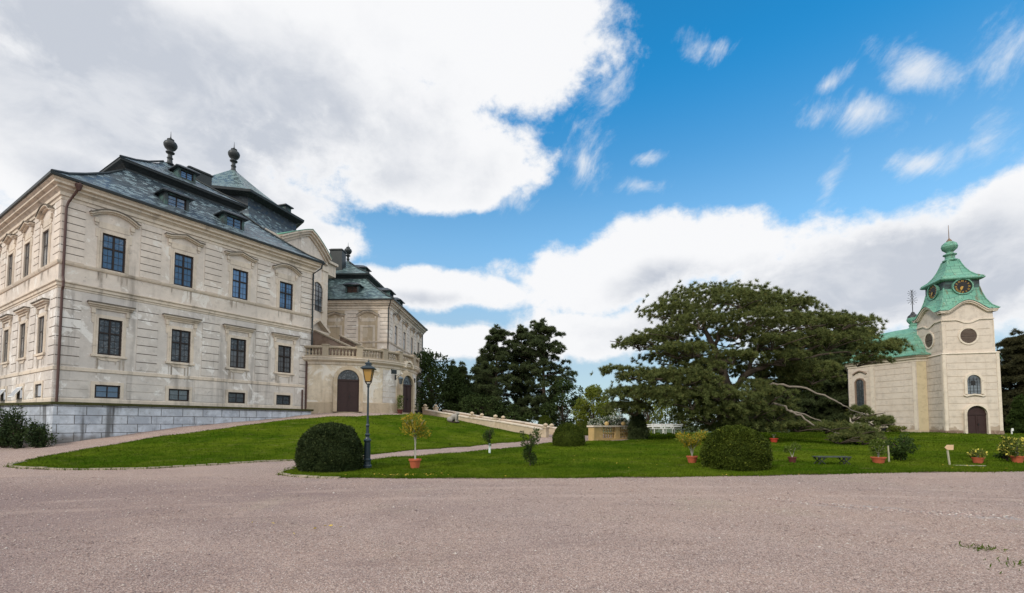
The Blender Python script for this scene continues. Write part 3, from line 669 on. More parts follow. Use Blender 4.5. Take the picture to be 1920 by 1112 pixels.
def dormer(T, rz, k, s, inset, z0, w=1.15, h=.95, dep=1.9, gm='glass_upper'):
    """box dormer with a low hipped lid; front face at 'inset' behind face k, sill at z0"""
    loc = T @ face_mat(k) @ Vector((s, inset, z0)); a = rz+k*math.pi/2; hw = w/2
    d = MB(); d.box(-hw-.16, -hw, 0, dep, -.25, h+.08); d.box(hw, hw+.16, 0, dep, -.25, h+.08); d.box(-hw, hw, 0, dep, h-.02, h+.08); d.box(-hw, hw, .0, dep, -.25, 0)
    o = d.build('dormer', 'copper_dark', chateau, loc, a)
    l_ = MB(); e_ = .24; l_.loft([[(-hw-.16-e_, -e_, h+.08), (hw+.16+e_, -e_, h+.08), (hw+.16+e_, dep+.4, h+.08), (-hw-.16-e_, dep+.4, h+.08)], [(-hw-.16-e_, -e_, h+.15), (hw+.16+e_, -e_, h+.15), (hw+.16+e_, dep+.4, h+.15), (-hw-.16-e_, dep+.4, h+.15)], [(-hw+.1, .35, h+.5), (hw-.1, .35, h+.5), (hw-.1, dep+.3, h+.58), (-hw+.1, dep+.3, h+.58)]], True, True)
    l_.build('lid', 'slate_dark', o)
    w_ = MB(); y0, y1 = .10, .16
    w_.box(-hw, -hw+.07, y0, y1, 0, h); w_.box(hw-.07, hw, y0, y1, 0, h); w_.box(-hw+.07, hw-.07, y0, y1, h-.07, h); w_.box(-hw+.07, hw-.07, y0, y1, 0, .07); w_.box(-.035, .035, y0-.01, y1-.01, .07, h-.07)
    for sg in (-1, 1):
        a_, b_ = (-hw+.07, -.035) if sg < 0 else (.035, hw-.07)
        for q in (.36, .66): w_.box(a_, b_, y0+.01, y1-.015, h*q-.012, h*q+.012)
    w_.build('frame', 'frame_brown', o); g_ = MB(); g_.box(-hw+.02, hw-.02, .13, .15, .02, h-.02); g_.build('pane', gm, o); return o
def chimney(loc, rz, w, d, h):
    c = MB(); c.box(-w/2, w/2, -d/2, d/2, -1.6, h); c.k = 1; c.box(-w/2-.09, w/2+.09, -d/2-.09, d/2+.09, h, h+.10); c.box(-w/2+.05, w/2-.05, -d/2+.05, d/2-.05, h+.10, h+.20); return c.build('chimney', ['lead_dark', 'lead_dark'], chateau, loc, rz)

T1 = pavilion(C1[:2], RZ1, {0: ('up', 'lo', 'ba'), 3: ('up', 'lo', 'ba')}, fglass={3: 'glass_bright'})
finial(T1 @ Vector((S/2+.15, S/2-.25, 19.05)), .80)
dormer(T1, RZ1, 0, 5.85, .95, 13.15, 1.08, .82); dormer(T1, RZ1, 0, 9.55, .95, 13.15, 1.08, .82); dormer(T1, RZ1, 0, 8.0, 4.85, 17.25, .85, .58, 1.4)
chimney(T1 @ Vector((10.45, 8.9, 18.6)), RZ1, 1.75, 1.1, 1.35)
# rain pipes
def pipe(parent, pts, m, r=.06, name='downpipe'): 
    b_ = MB(); b_.tube(pts, r, 8); return b_.build(name, m, parent, smooth=False)
t1 = lambda s, d, z: tuple(T1 @ Vector((s, d, z)))
dp = pipe(chateau, [t1(.55, -.62, 12.1), t1(.5, -.6, 11.75), t1(.22, -.2, 11.0), t1(.16, -.12, 10.7), t1(.16, -.12, 6.9), t1(.16, -.24, 6.6), t1(.16, -.24, 6.3), t1(.16, -.12, 6.1), t1(.16, -.12, 0)], 'pipe_red', .062)
hb = MB(); hb.lathe([(.08, -.2), (.15, .02), (.17, .12), (.15, .16)], 10, t1(.5, -.6, 11.85)); hb.build('hopper', 'pipe_red', dp)
pipe(chateau, [t1(15.9, -.55, 12.1), t1(15.8, -.5, 11.7), t1(15.35, -.12, 11.2), t1(15.35, -.12, 4.4)], 'pipe_dark', .06)
pipe(chateau, [t1(14.93, -.1, 4.0), t1(14.93, -.1, -.2)], 'pipe_red', .075)
pipe(chateau, [t1(14.62, -.1, 1.6), t1(14.62, -.1, -.2)], 'pipe_red', .06)
# basement sashes of the left side, hung from the top and swung open
for s in (BAY[2], BAY[1], BAY[0]):
    sa = MB(); hw, h = .56, .74
    sa.M = Matrix.Translation((0, -.03, h)) @ Matrix.Rotation(R(-32), 4, 'X') @ Matrix.Translation((0, 0, -h))
    for a_, b_, c_, d_ in ((-hw, -hw+.06, 0, h), (hw-.06, hw, 0, h), (-hw+.06, hw-.06, 0, .06), (-hw+.06, hw-.06, h-.06, h), (-.02, .02, .06, h-.06)): sa.box(a_, b_, -.02, .02, c_, d_)
    so_ = sa.build('open_sash', 'white_paint', chateau, T1 @ face_mat(3) @ Vector((s, 0, WOP['ba'][0])), RZ1+3*math.pi/2)
    sp_ = MB(); sp_.M = sa.M; sp_.box(-hw+.05, hw-.05, -.024, -.005, .05, h-.05); sp_.build('pane', 'glass_bright', so_)

# second pavilion, far side of the entrance
C2 = np.array([-13.15, 49.9]); RZ2 = R(-2); u2 = np.array([math.cos(RZ2), math.sin(RZ2)])
O2 = C2-u2*S
T2 = pavilion(O2, RZ2, {1: ('up', 'lo')}, pl='plaster', pl_up='plaster', roofs=('slate_green', 'slate_green'), panels=(0, 1), fglass={1: 'glass_bright'})
t2 = lambda s, d, z: T2 @ Vector((s, d, z))
finial(t2(S/2, S/2, 19.0), .80)
dormer(T2, RZ2, 0, S-4.6, 1.15, 13.35, 1.15, .8, 1.9, 'louvre'); dormer(T2, RZ2, 1, 3.0, .7, 12.85); dormer(T2, RZ2, 1, 7.0, .7, 12.85)
dormer(T2, RZ2, 1, S/2, 5.2, 17.4, 1.0, .7, 1.4)
chimney(t2(S-8.1, 5.6, 18.2), RZ2, 1.5, 1.2, 1.5); chimney(t2(S-9.7, 7.2, 18.2), RZ2, 1.7, 1.2, .9)
pipe(chateau, [tuple(t2(S+.3, -.55, 12.1)), tuple(t2(S-.1, -.14, 11.3)), tuple(t2(S-.1, -.14, 0))], 'pipe_dark', .06)
pipe(chateau, [tuple(t2(S+.55, S+.4, 12.1)), tuple(t2(S+.12, S-.2, 11.3)), tuple(t2(S+.12, S-.2, 0))], 'pipe_dark', .06)
# blind niches on its front
for i, s in enumerate((S-2.35, S-5.95)):
    n_ = MB(); hw = .56; h_ = 2.1
    n_.box(-hw, hw, -.012, .02, 0, h_); n_.k = 1
    n_.box(-hw-.24, -hw, -.06, .02, -.05, h_+.2); n_.box(hw, hw+.24, -.06, .02, -.05, h_+.2); n_.box(-hw, hw, -.06, .02, h_, h_+.2)
    if i == 1: n_.k = 2; n_.box(-hw+.03, hw-.03, -.03, .0, -.25, .55); n_.k = 1; n_.box(-hw, hw, -.10, .02, .55, .75)
    no = n_.build('blind_window', ['stone_tan', 'stone_trim', 'clock_black'], chateau, t2(s, 0, 7.2), RZ2)
    hd = hood('arch' if i == 0 else 'gable').build('hood', ['stone_trim', 'stone_weathered'], no); hd.location = (0, 0, h_+.35)
    sp = MB(); sp.box(-1.05, 1.05, -.015, .02, -1.2, h_+1.9); sp.build('bay_panel', 'stone_tan', no)

# central hall: drum, gabled front, hexagonal lantern roof
O = np.array([-29.4, 48.2]); oh = tow(*O); hx = lambda r, a: (oh[0]+r*math.cos(R(a)), oh[1]+r*math.sin(R(a)))
dr = MB(); NR = 36
ring = lambda r, z, n=NR, a0=0: [(*hx(r, a0+360*j/n), z) for j in range(n)]
dr.loft([ring(9.0, -1.2), ring(9.0, 15.2)]); dr.build('hall_wall', 'plaster_grey', chateau)
dc = MB(); dc.loft([ring(9.0, 14.6), ring(9.1, 14.62), ring(9.1, 14.9), ring(9.3, 15.0), ring(9.3, 15.3), ring(9.6, 15.5), ring(9.6, 15.62), ring(8.6, 15.7)]); dc.build('hall_cornice', 'stone_trim', chateau)
hex_ = lambda r, z: [(*hx(r, 13+60*j), z) for j in range(6)]
hr = MB(); hr.loft([ring(9.75, 15.6, 36, 13), ring(9.0, 15.9, 36, 13), ring(8.0, 16.7, 36, 13), ring(7.1, 17.8, 36, 13)])
hr.loft([hex_(7.5, 17.4), hex_(6.7, 18.6), hex_(6.3, 19.6)]); hr.k = 1
hr.loft([hex_(6.3, 19.55), hex_(6.25, 20.5)]); hr.build('hall_roof', ['slate', 'slate_dark'], chateau)
he = MB(); he.loft([hex_(6.2, 20.45), hex_(6.6, 20.6), hex_(7.05, 20.72), hex_(7.08, 20.95), hex_(6.5, 21.05)]); he.build('upper_eave', 'lead_dark', chateau)
hu = MB(); hu.loft([hex_(7.0, 20.95), hex_(6.0, 21.45), hex_(4.5, 22.3), hex_(2.7, 23.6), hex_(1.2, 24.8), hex_(.4, 25.45)], cap1=True); hu.build('upper_roof', 'slate_green', chateau)
finial((*oh, 25.4), .98)
dv = MB(); a = R(343); dvm = Matrix.Translation((oh[0], oh[1], 0)) @ Matrix.Rotation(a+math.pi/2, 4, 'Z')   # local: x along front, y inward from -R
FR = 9.75
hdorm = MB(); hdorm.M = dvm; hdorm.box(1.8, 2.6, -5.2, -3.6, 21.0, 21.95); hdorm.k = 1; hdorm.box(1.62, 2.78, -5.4, -3.4, 21.95, 22.05); hdorm.build('dormer', ['copper_dark', 'slate_dark'], chateau)
# gabled front of the hall
gp_ = MB(); gp_.M = dvm
curve = lambda x: -FR+.035*x*x
def front_strip(mb, path, t_, out, back=.4):
    n = len(path); A = []; B = []
    for i in range(n):
        a_ = path[max(i-1, 0)]; c_ = path[min(i+1, n-1)]; dx, dz = c_[0]-a_[0], c_[1]-a_[1]; l = math.hypot(dx, dz)
        A.append(path[i]); B.append((path[i][0]-dz/l*t_, path[i][1]+dx/l*t_))
    pts = []
    for (x, z), (x2, z2) in zip(A, B): pts += [(x, curve(x)-out, z), (x2, curve(x2)-out, z2), (x2, curve(x2)+back, z2), (x, curve(x)+back, z)]
    fs = [(0, 1, 2, 3), tuple(reversed(range(4*n-4, 4*n)))]
    for i in range(n-1):
        for k in range(4): fs.append((i*4+k, i*4+4+k, i*4+4+(k+1) % 4, i*4+(k+1) % 4))
    mb.add(pts, fs)
xsn = [-3.1+6.2*i/12 for i in range(13)]
top = lambda x: 17.75-1.75*(abs(x)/3.1)**1.15
for i in range(12):
    x0, x1 = xsn[i], xsn[i+1]
    gp_.quad((x0, curve(x0), -1), (x1, curve(x1), -1), (x1, curve(x1), top(x1)), (x0, curve(x0), top(x0)))
    gp_.quad((x0, curve(x0), top(x0)), (x1, curve(x1), top(x1)), (x1, curve(x1)+3, top(x1)), (x0, curve(x0)+3, top(x0)))
gp_.quad((-3.1, curve(3.1), -1), (-3.1, curve(3.1), top(3.1)), (-3.1, -5, top(3.1)), (-3.1, -5, -1)); gp_.quad((3.1, curve(3.1), -1), (3.1, -5, -1), (3.1, -5, top(3.1)), (3.1, curve(3.1), top(3.1)))
gp_.build('hall_front', 'plaster', chateau)
gm = MB(); gm.M = dvm
rake = [(x, top(x)) for x in xsn]
front_strip(gm, [(x, z-.38) for x, z in rake], .22, .16); front_strip(gm, [(x*1.04, z-.16) for x, z in rake], .22, .36, .6); front_strip(gm, [(x*1.08, z+.06) for x, z in rake], .16, .52, .9)
front_strip(gm, [(x, 15.3) for x in xsn], .14, .12); front_strip(gm, [(x, 15.44) for x in xsn], .12, .3)
for sg in (-1, 1):
    for xx_ in (2.75,):
        gm.box(sg*xx_-.42, sg*xx_+.42, curve(xx_)-.14, curve(xx_)+.3, -1, 15.25); gm.box(sg*xx_-.5, sg*xx_+.5, curve(xx_)-.22, curve(xx_)+.3, 14.7, 15.2)
    gm.box(sg*3.9-.9, sg*3.9+.9, -9.3, -8.0, 14.7, 15.9); gm.box(sg*3.9-1.1, sg*3.9+1.0, -9.55, -7.8, 15.9, 16.15)
gm.build('gable_moulding', 'stone_trim', chateau)
gc = MB(); gc.M = dvm; front_strip(gc, [(x*1.1, z+.23) for x, z in rake], .06, .56, 2.6); gc.build('gable_flashing', 'copper', chateau)
for z0, hh, ped in ((10.3, 2.9, False), (4.5, 3.2, True)):
    dwm = dvm @ Matrix.Translation((1.45, .08, 0)); hw_ = MB(); hw_.M = dwm; n = 10; w2 = .75
    arch = [(-w2, 0), (w2, 0)]+[(w2*math.cos(math.pi*i/n), hh-w2+w2*math.sin(math.pi*i/n)) for i in range(n+1)]
    hw_.prism([(x, z+z0) for x, z in arch], -FR-.03, -FR+.2); wi = hw_.build('window', 'glass_leaded', chateau)
    fr = MB(); fr.M = dwm; pth = [(-w2, z0)]+[(w2*math.cos(math.pi*(n-i)/n), z0+hh-w2+w2*math.sin(math.pi*i/n)) for i in range(n+1)]+[(w2, z0)]
    fr.strip(pth, .2, -FR-.14, -FR+.2); fr.k = 1
    for xx_ in (-.25, .25): fr.box(xx_-.025, xx_+.025, -FR-.06, -FR-.032, z0, z0+hh-.1)
    for i in range(1, 6): fr.box(-w2, w2, -FR-.058, -FR-.034, z0+i*.5-.02, z0+i*.5+.02)
    fr.build('frame', ['stone_trim', 'frame_brown'], wi)
    if ped:
        pe = MB(); pe.M = dwm; pe.strip([(-1.5, z0+3.7), (0, z0+4.75), (1.5, z0+3.7)], .24, -FR-.5, -FR+.2); pe.strip([(-1.5, z0+3.55), (1.5, z0+3.55)], .2, -FR-.42, -FR+.2); pe.build('pediment', 'stone_trim', wi)

# ---- entrance rotunda with terrace
Q = np.array([-16.3, 44.7]); oq = tow(*Q); RW = 7.0; ZT = 4.0; A0, A1 = -128, 58
qx = lambda r, a: (oq[0]+r*math.cos(R(a)), oq[1]+r*math.sin(R(a)))
angs = [A0+(A1-A0)*i/62 for i in range(63)]
arc = lambda r, z: [(*qx(r, a), z) for a in angs]
rw = MB(); rw.loft([arc(RW, -1.2), arc(RW, ZT)], closed=False); rot = None

rp = MB(); rp.loft([arc(RW, -1.2), arc(RW+.06, -1.2), arc(RW+.06, .62), arc(RW+.03, .66), arc(RW, .66)], closed=False); ROT = [(rp, 'plinth', 'stone_tan')]
rc = MB(); rc.loft([arc(RW, ZT-.30), arc(RW+.08, ZT-.28), arc(RW+.10, ZT-.10), arc(RW+.28, ZT), arc(RW+.34, ZT+.06), arc(RW+.34, ZT+.17), arc(RW+.40, ZT+.20), arc(RW+.40, ZT+.28), arc(RW-.6, ZT+.30)], closed=False); ROT.append((rc, 'cornice', 'stone_trim'))
tf = MB(); tf.add([(*oq, ZT+.22)]+arc(RW, ZT+.22), [(0, i+1, i+2) for i in range(62)]); ROT.append((tf, 'terrace_floor', 'stone_dark'))
bal = MB(); rb = RW+.05
bal.loft([arc(rb-.16, ZT+.29), arc(rb+.16, ZT+.29), arc(rb+.16, ZT+.44), arc(rb-.16, ZT+.44)], closed=False); bal.loft([arc(rb-.19, ZT+1.02), arc(rb+.19, ZT+1.02), arc(rb+.21, ZT+1.14), arc(rb+.15, ZT+1.20), arc(rb-.15, ZT+1.20), arc(rb-.21, ZT+1.14), arc(rb-.19, ZT+1.02)], closed=False)
balus = bal.build('balustrade', 'stone_dark', chateau)
piers = [-122, -101, -80, -59, -41, -27, -8, 10, 32, 54]
def polar_mat(r, a): return Matrix.Translation((*qx(r, a), 0)) @ Matrix.Rotation(R(a)+math.pi/2, 4, 'Z')
bproto = None
for i, a in enumerate(piers):
    pr = MB(); pr.M = polar_mat(rb, a); pr.box(-.24, .24, -.23, .23, ZT+.28, ZT+1.24); pr.box(-.28, .28, -.27, .27, ZT+1.24, ZT+1.32); pr.build('pier', 'stone_dark', balus)
    if i < len(piers)-1:
        b_ = piers[i+1]; m_ = max(3, int((b_-a)*rb*R(1)/.30))-1
        for j in range(1, m_+1):
            aa = a+3+(b_-a-6)*(j-.5)/m_
            if bproto is None:
                bm = MB(); bm.lathe([(.085, 0), (.085, .05), (.05, .09), (.09, .20), (.095, .26), (.055, .40), (.045, .46), (.075, .52), (.085, .58)], 8); bproto = bm.build('baluster', 'stone_dark', balus, (*qx(rb, aa), ZT+.44), 0, True)
            else: place(bproto, balus, (*qx(rb, aa), ZT+.44))
def arch_door(name, M, w, h, zb, surround_m='stone_tan', leaf_m='door_brown', parent=chateau, sw=.30, fan=True, kick=0.0):
    hw = w/2; n = 14; sp = h-hw
    pa = [(hw*math.cos(math.pi*i/n), sp+hw*math.sin(math.pi*i/n)) for i in range(n+1)]
    lf = MB(); lf.M = M @ Matrix.Translation((0, -.07, zb)); lf.prism([(-hw, 0), (hw, 0)]+pa, -.03, .25)
    for sg in (-1, 1):
        for z0_, z1_ in ((.25, sp*.42), (sp*.48, sp*.92)): lf.box(sg*hw*.52-hw*.36, sg*hw*.52+hw*.36, -.045, -.02, z0_, z1_)
    lf.box(-.03, .03, -.06, -.02, 0, sp); lf.box(-hw, hw, -.08, -.02, sp-.06, sp+.06)
    d_ = lf.build(name, leaf_m, parent)
    su = MB(); su.M = lf.M; path = [(-hw, 0), (-hw, sp*.5)]+list(reversed(pa))+[(hw, sp*.5), (hw, 0)]
    su.strip(path, sw, -.20, .25); su.strip([(x*1.0, z) for x, z in path], sw*.4, -.23, -.19); su.build('surround', surround_m, d_)
    if fan:
        fg = MB(); fg.M = lf.M; q = hw*.93; fg.prism([(q*math.cos(math.pi*i/n), sp+.07+q*.96*math.sin(math.pi*i/n)) for i in range(n+1)], -.045, -.02); fo = fg.build('fanlight', 'glass_lower', d_)
        bars = MB(); bars.M = lf.M
        for i in range(1, 8):
            a_ = math.pi*i/8; ca, sa = math.cos(a_), math.sin(a_); bars.add([(ca*.2*hw-sa*.018, -.055, sp+.07+sa*.2*hw+ca*.018), (ca*.2*hw+sa*.018, -.055, sp+.07+sa*.2*hw-ca*.018), (ca*q+sa*.018, -.055, sp+.07+sa*q*.96-ca*.018), (ca*q-sa*.018, -.055, sp+.07+sa*q*.96+ca*.018)], [(0, 1, 2, 3)])
        for rr in (.25, .62): bars.strip([(rr*hw*math.cos(math.pi*(8-i)/8), sp+.07+rr*hw*math.sin(math.pi*i/8)) for i in range(9)], .035, -.06, -.046)
        bars.build('tracery', 'iron', fo)
    hk_ = MB(); hk_.M = lf.M; hk_.box(.09, .13, -.12, -.06, sp*.45, sp*.45+.16); hk_.build('handle', 'iron', d_)
    return d_
def ring_angle(px):      # angle at which the sight line of column px meets the rotunda wall
    d = np.array([(px-CX)/F*.985, 1.0]); d /= np.linalg.norm(d); b_ = d @ Q; c = Q @ Q-RW**2; t_ = b_-math.sqrt(b_*b_-c); p_ = d*t_-Q; return math.degrees(math.atan2(p_[1], p_[0]))
aD1, aD2 = ring_angle(647), ring_angle(756.5)
arch_door('door', polar_mat(RW, aD1), 1.70, 3.42, -.12)
arch_door('door', polar_mat(RW, aD2), 1.75, 3.35, -.08)
# swelling of the cornice and worn stucco ornament above the main door
ko = MB(); ko.M = polar_mat(RW, aD2); ko.strip([(.55*math.cos(math.pi*(8-i)/8), ZT-.1+.55*math.sin(math.pi*i/8)) for i in range(9)], .16, -.44, .1)
for x_, z_, s_ in ((0, 3.55, .2), (-.35, 3.5, .16), (.35, 3.5, .16), (-.75, 3.35, .15), (.75, 3.35, .15), (-1.0, 3.1, .12), (1.0, 3.1, .12)): ko.lathe([(s_*.5, -s_*.8), (s_, -.3*s_), (s_*.9, .4*s_), (s_*.3, s_)], 8, (x_, -.06, z_))
ROT.append((ko, 'ornament', 'plaster_peeling'))
# flat blocks of the wall beside the main door
rq = MB()
for lo_, hi_ in ((aD2-23, aD2-11.5), (aD2+11.5, aD2+23)):
    for i in range(6):
        aa = [lo_+(hi_-lo_)*j/4 for j in range(5)]; z0 = .70+i*.48; z1 = z0+.44
        rq.loft([[(*qx(RW-.01, x), z0) for x in aa], [(*qx(RW+.03, x), z0) for x in aa], [(*qx(RW+.03, x), z1) for x in aa], [(*qx(RW-.01, x), z1) for x in aa]], closed=False)
rw.absorb(rq, {0: 1}); rot = rw.build('rotunda_wall', ['plaster_peeling', 'plaster_grey'], chateau)
for m_, nm_, mt_ in ROT: m_.build(nm_, mt_, rot)
# curved stair parapets climbing from the terrace to the hall
for k, (p0, p1, zt0, zt1) in enumerate((((583, 617, 41.2), (655, 652, 40.0), 0, 0), ((640, 631, 44.5), (672, 648, 43.2), 0, 0))):
    a_, b_ = at(*p0), at(*p1); w_ = MB(); d_ = np.array([b_[0]-a_[0], b_[1]-a_[1]]); L_ = np.linalg.norm(d_); an = math.atan2(d_[1], d_[0])
    w_.M = Matrix.Translation((*tow(a_[0], a_[1]), 0)) @ Matrix.Rotation(an, 4, 'Z'); za, zb = a_[2]-ZC, b_[2]-ZC
    w_.prism([(0, ZT+.22), (L_, ZT+.22), (L_, max(zb, ZT+.4)), (0, za)], -.15, .15); w_.k = 1; w_.strip([(-.1, za+.02), (L_+.1, max(zb, ZT+.4)+.02)], .12, -.22, .22)
    w_.build('stair_parapet', ['rough_brown', 'stone_dark'], chateau)

# ------------------------------------------------------------------ retaining wall of the terrace
off = v1_*-1.3
tp = [C1[:2]+u1*14.6+off, C1[:2]+u1*7+off, C1[:2]+u1*.6+off, C1[:2]+u1*-.1+off+np.array([-.25, 0.05]), np.array([-24.6, 24.75]), np.array([-28.4, 26.0]), np.array([-36.5, 28.9]), np.array([-46.0, 32.0])]
tw = thing('retaining_wall', 'long pale ashlar retaining wall with mossy coping below the chateau', 'wall', (tp[2][0], tp[2][1], hgt(*tp[2])))
tl = lambda p, z: (p[0]-tw.location.x, p[1]-tw.location.y, z-tw.location.z)
inn = [p+v1_*.5 if i < 3 else p+np.array([.15, .5]) for i, p in enumerate(tp)]
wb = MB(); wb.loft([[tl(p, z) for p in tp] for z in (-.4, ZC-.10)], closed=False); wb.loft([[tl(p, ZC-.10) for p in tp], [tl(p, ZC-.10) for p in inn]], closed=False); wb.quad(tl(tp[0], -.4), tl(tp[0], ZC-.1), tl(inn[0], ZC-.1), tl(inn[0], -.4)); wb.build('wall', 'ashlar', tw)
outw = [p+(-v1_*.10 if i < 3 else np.array([-.03, -.10])) for i, p in enumerate(tp)]; outw[0] = outw[0]+u1*.15; i0 = inn[0]+u1*.15
cb = MB(); inn2 = [i0]+inn[1:]
cb.loft([[tl(p, ZC-.13) for p in tp], [tl(p, ZC-.12) for p in outw], [tl(p, ZC+.02) for p in outw], [tl(p, ZC+.035) for p in inn2]], closed=False); cb.add([tl(outw[0], ZC-.12), tl(outw[0], ZC+.02), tl(i0, ZC+.035), tl(i0, ZC-.12)], [(0, 1, 2, 3)]); cb.build('coping', 'moss', tw)
tb = MB(); far_ = C1[:2]+v1_*24
tb.loft([[(*p, ZC-.02) for p in inn], [(*q, ZC-.02) for q in (F1, F1, C1[:2], C1[:2], C1[:2], C1[:2]+v1_*3, C1[:2]+v1_*12, far_)]], closed=False); tag(tb.build('terrace_ground', 'moss'), kind='structure')

# ------------------------------------------------------------------ the chapel
KC = at(1774, 812, 38.0); KRZ = R(-14.5)
chapel = thing('chapel', 'small cream chapel with green copper roofs and a clock tower', 'chapel', tuple(KC), KRZ)
TC = 1.875; TS = 3.75
def csq(h, z, c=(TC, TC)): return [(c[0]-h, c[1]-h, z), (c[0]+h, c[1]-h, z), (c[0]+h, c[1]+h, z), (c[0]-h, c[1]+h, z)]
tfm = lambda k: Matrix.Translation((TC, TC, 0)) @ Matrix.Rotation(k*math.pi/2, 4, 'Z') @ Matrix.Translation((-TC, -TC, 0))
tw_ = MB(); tw_.loft([csq(TC, -.6), csq(TC, 6.40), csq(TC-.14, 6.48), csq(TC-.16, 10.0)])
# wavy gable tops under the eaves
EH = 1.98
def gable_z(s): return 9.98+.78*math.cos(min(1, abs(s)/1.35)*math.pi/2)**1.3*1.0
sN = [-EH+2*EH*i/24 for i in range(25)]
for k in range(4):
    tw_.M = tfm(k)
    for i in range(24):
        a, b_ = sN[i]*(TC-.16)/EH, sN[i+1]*(TC-.16)/EH; y_ = .16
        tw_.quad((TC+a, y_, 9.9), (TC+b_, y_, 9.9), (TC+b_, y_, gable_z(sN[i+1])), (TC+a, y_, gable_z(sN[i])))
gj = MB(); gr = MB()      # horizontal scored courses: slightly raised bands
for k in range(4):
    gr.M = gj.M = tfm(k)
    gj.box(.26, TS-.26, -.005, .01, .22, 5.9); gj.box(.40, TS-.40, .15, .17, 6.5, 8.85)
    for i in range(17):
        z = .22+i*.545
        if z > 8.6: break
        ins = 0 if z+.5 < 6.42 else .155
        if 5.9 < z < 6.45: continue
        gr.box(.24+ins, TS-.24-ins, ins-.025, ins+.01, z, z+.507)
tw_.absorb(gr, {0: 0}).absorb(gj, {0: 1}); tw_.build('tower', ['chapel_plaster', 'joint_cream'], chapel)
tm = MB()
for k in range(4):
    tm.M = tfm(k)
    for a, b_ in ((0, .2), (TS-.2, TS)): tm.box(a, b_, -.035, .01, .2, 6.38); tm.box(a+(.15 if a == 0 else 0), b_-(.15 if a else 0), .12, .17, 6.5, 9.05)
    tm.strip([(.16, 9.15), (1.1, 9.15), (1.35, 9.05), (1.6, 8.92), (TC, 8.88), (2.15, 8.92), (2.4, 9.05), (2.65, 9.15), (TS-.16, 9.15)], .09, .07, .2)
    tm.strip([(TC+s*.985, gable_z(s)-.22) for s in sN], .11, -.02, .3); tm.strip([(TC+s, gable_z(s)-.11) for s in sN], .09, -.10, .3)
tm.M = Matrix(); tm.loft([csq(TC+.03, 6.36), csq(TC+.07, 6.40), csq(TC+.05, 6.47), csq(TC-.1, 6.52)])
tm.build('tower_moulding', 'chapel_trim', chapel)
pl_ = MB(); pl_.loft([csq(TC+.05, -.6), csq(TC+.05, .17), csq(TC+.02, .20), csq(TC, .21)]); pl_.build('plinth', 'rough_brown', chapel)
# tower roof: skirt, clock stage, flared cap
sk = MB(); stage = 1.22; NP = 8
prof = [(EH+.05, 0.0), (1.72, .32), (1.48, .85), (1.32, 1.45), (stage, 2.0), (stage, 2.62)]
rows = []
for hp_, dz in prof:
    row = []
    for k in range(4):
        Mk = tfm(k)
        for i in range(24):
            f_ = sN[i]/EH; z = 9.98+dz+(gable_z(sN[i])-9.98)*max(0, 1-dz/1.1)
            row.append(tuple(Mk @ Vector((TC+f_*hp_, TC-hp_, z))))
    rows.append(row)
sk.loft(rows); sk.build('tower_roof', 'copper', chapel)
sd = MB(); sd.loft([csq(stage+.015, 11.75), csq(stage+.015, 12.62)]); sd.build('clock_stage', 'copper_dark', chapel)
cap_ = MB(); cap_.loft([csq(stage, 12.55), csq(1.40, 12.58), csq(1.50, 12.66), csq(1.52, 12.74), csq(1.44, 12.80), csq(1.12, 13.02), csq(.86, 13.35), csq(.66, 13.75), csq(.50, 14.2), csq(.40, 14.6), csq(.3, 14.62)], cap1=True); cap_.build('tower_cap', 'copper', chapel)
rb_ = MB()
for cx_, cy_ in ((-1, -1), (1, -1), (1, 1), (-1, 1)):
    rb_.tube([(TC+cx_*h, TC+cy_*h, z+.02) for h, z in ((1.45, 12.8), (1.12, 13.02), (.86, 13.35), (.66, 13.75), (.5, 14.2), (.4, 14.58))], .045, 5); rb_.tube([(TC+cx_*h, TC+cy_*h, 9.98+dz+.02) for h, dz in prof[:5]], .05, 5)
rb_.build('ridge_flashing', 'copper', chapel)
ct = (TC, TC, 0)
fn = MB(); fn.lathe([(.50, 14.55), (.52, 14.66), (.38, 14.72), (.33, 14.80), (.33, 15.05), (.46, 15.10), (.46, 15.16), (.28, 15.24), (.22, 15.34), (.30, 15.42), (.50, 15.62), (.55, 15.80), (.56, 15.84), (.54, 15.88), (.50, 16.05), (.32, 16.22), (.18, 16.28)], 16, ct); f_ = fn.build('finial', 'copper', chapel, smooth=True)
fs_ = MB(); fs_.lathe([(.19, 16.26), (.2, 16.34), (.05, 16.55), (.03, 16.6), (.018, 17.7), (0, 17.75)], 8, ct); fs_.build('spike', 'rough_brown', f_)
# clocks
def numeral(mb, s, txt, r, a, y):      # roman numeral strokes standing radially
    adv = {'I': .05, 'V': .10, 'X': .10}; wd_ = sum(adv[c] for c in txt); x = -wd_/2
    ca, sa = math.cos(a), math.sin(a)
    def st(x0, z0, x1, z1, t_=.022):
        dx, dz = x1-x0, z1-z0; l = math.hypot(dx, dz); nx_, nz_ = -dz/l*t_/2, dx/l*t_/2
        P_ = [(x0+nx_, z0+nz_), (x1+nx_, z1+nz_), (x1-nx_, z1-nz_), (x0-nx_, z0-nz_)]
        mb.prism([((r+q[1])*sa+q[0]*ca, (r+q[1])*ca-q[0]*sa) for q in P_], y-.012, y)
    for c in txt:
        h_ = .075
        if c == 'I': st(x+.025, -h_, x+.025, h_)
        elif c == 'V': st(x+.01, h_, x+.05, -h_); st(x+.09, h_, x+.05, -h_)
        else: st(x+.01, h_, x+.09, -h_); st(x+.09, h_, x+.01, -h_)
        x += adv[c]
NUM = ['XII', 'I', 'II', 'III', 'IV', 'V', 'VI', 'VII', 'VIII', 'IX', 'X', 'XI']
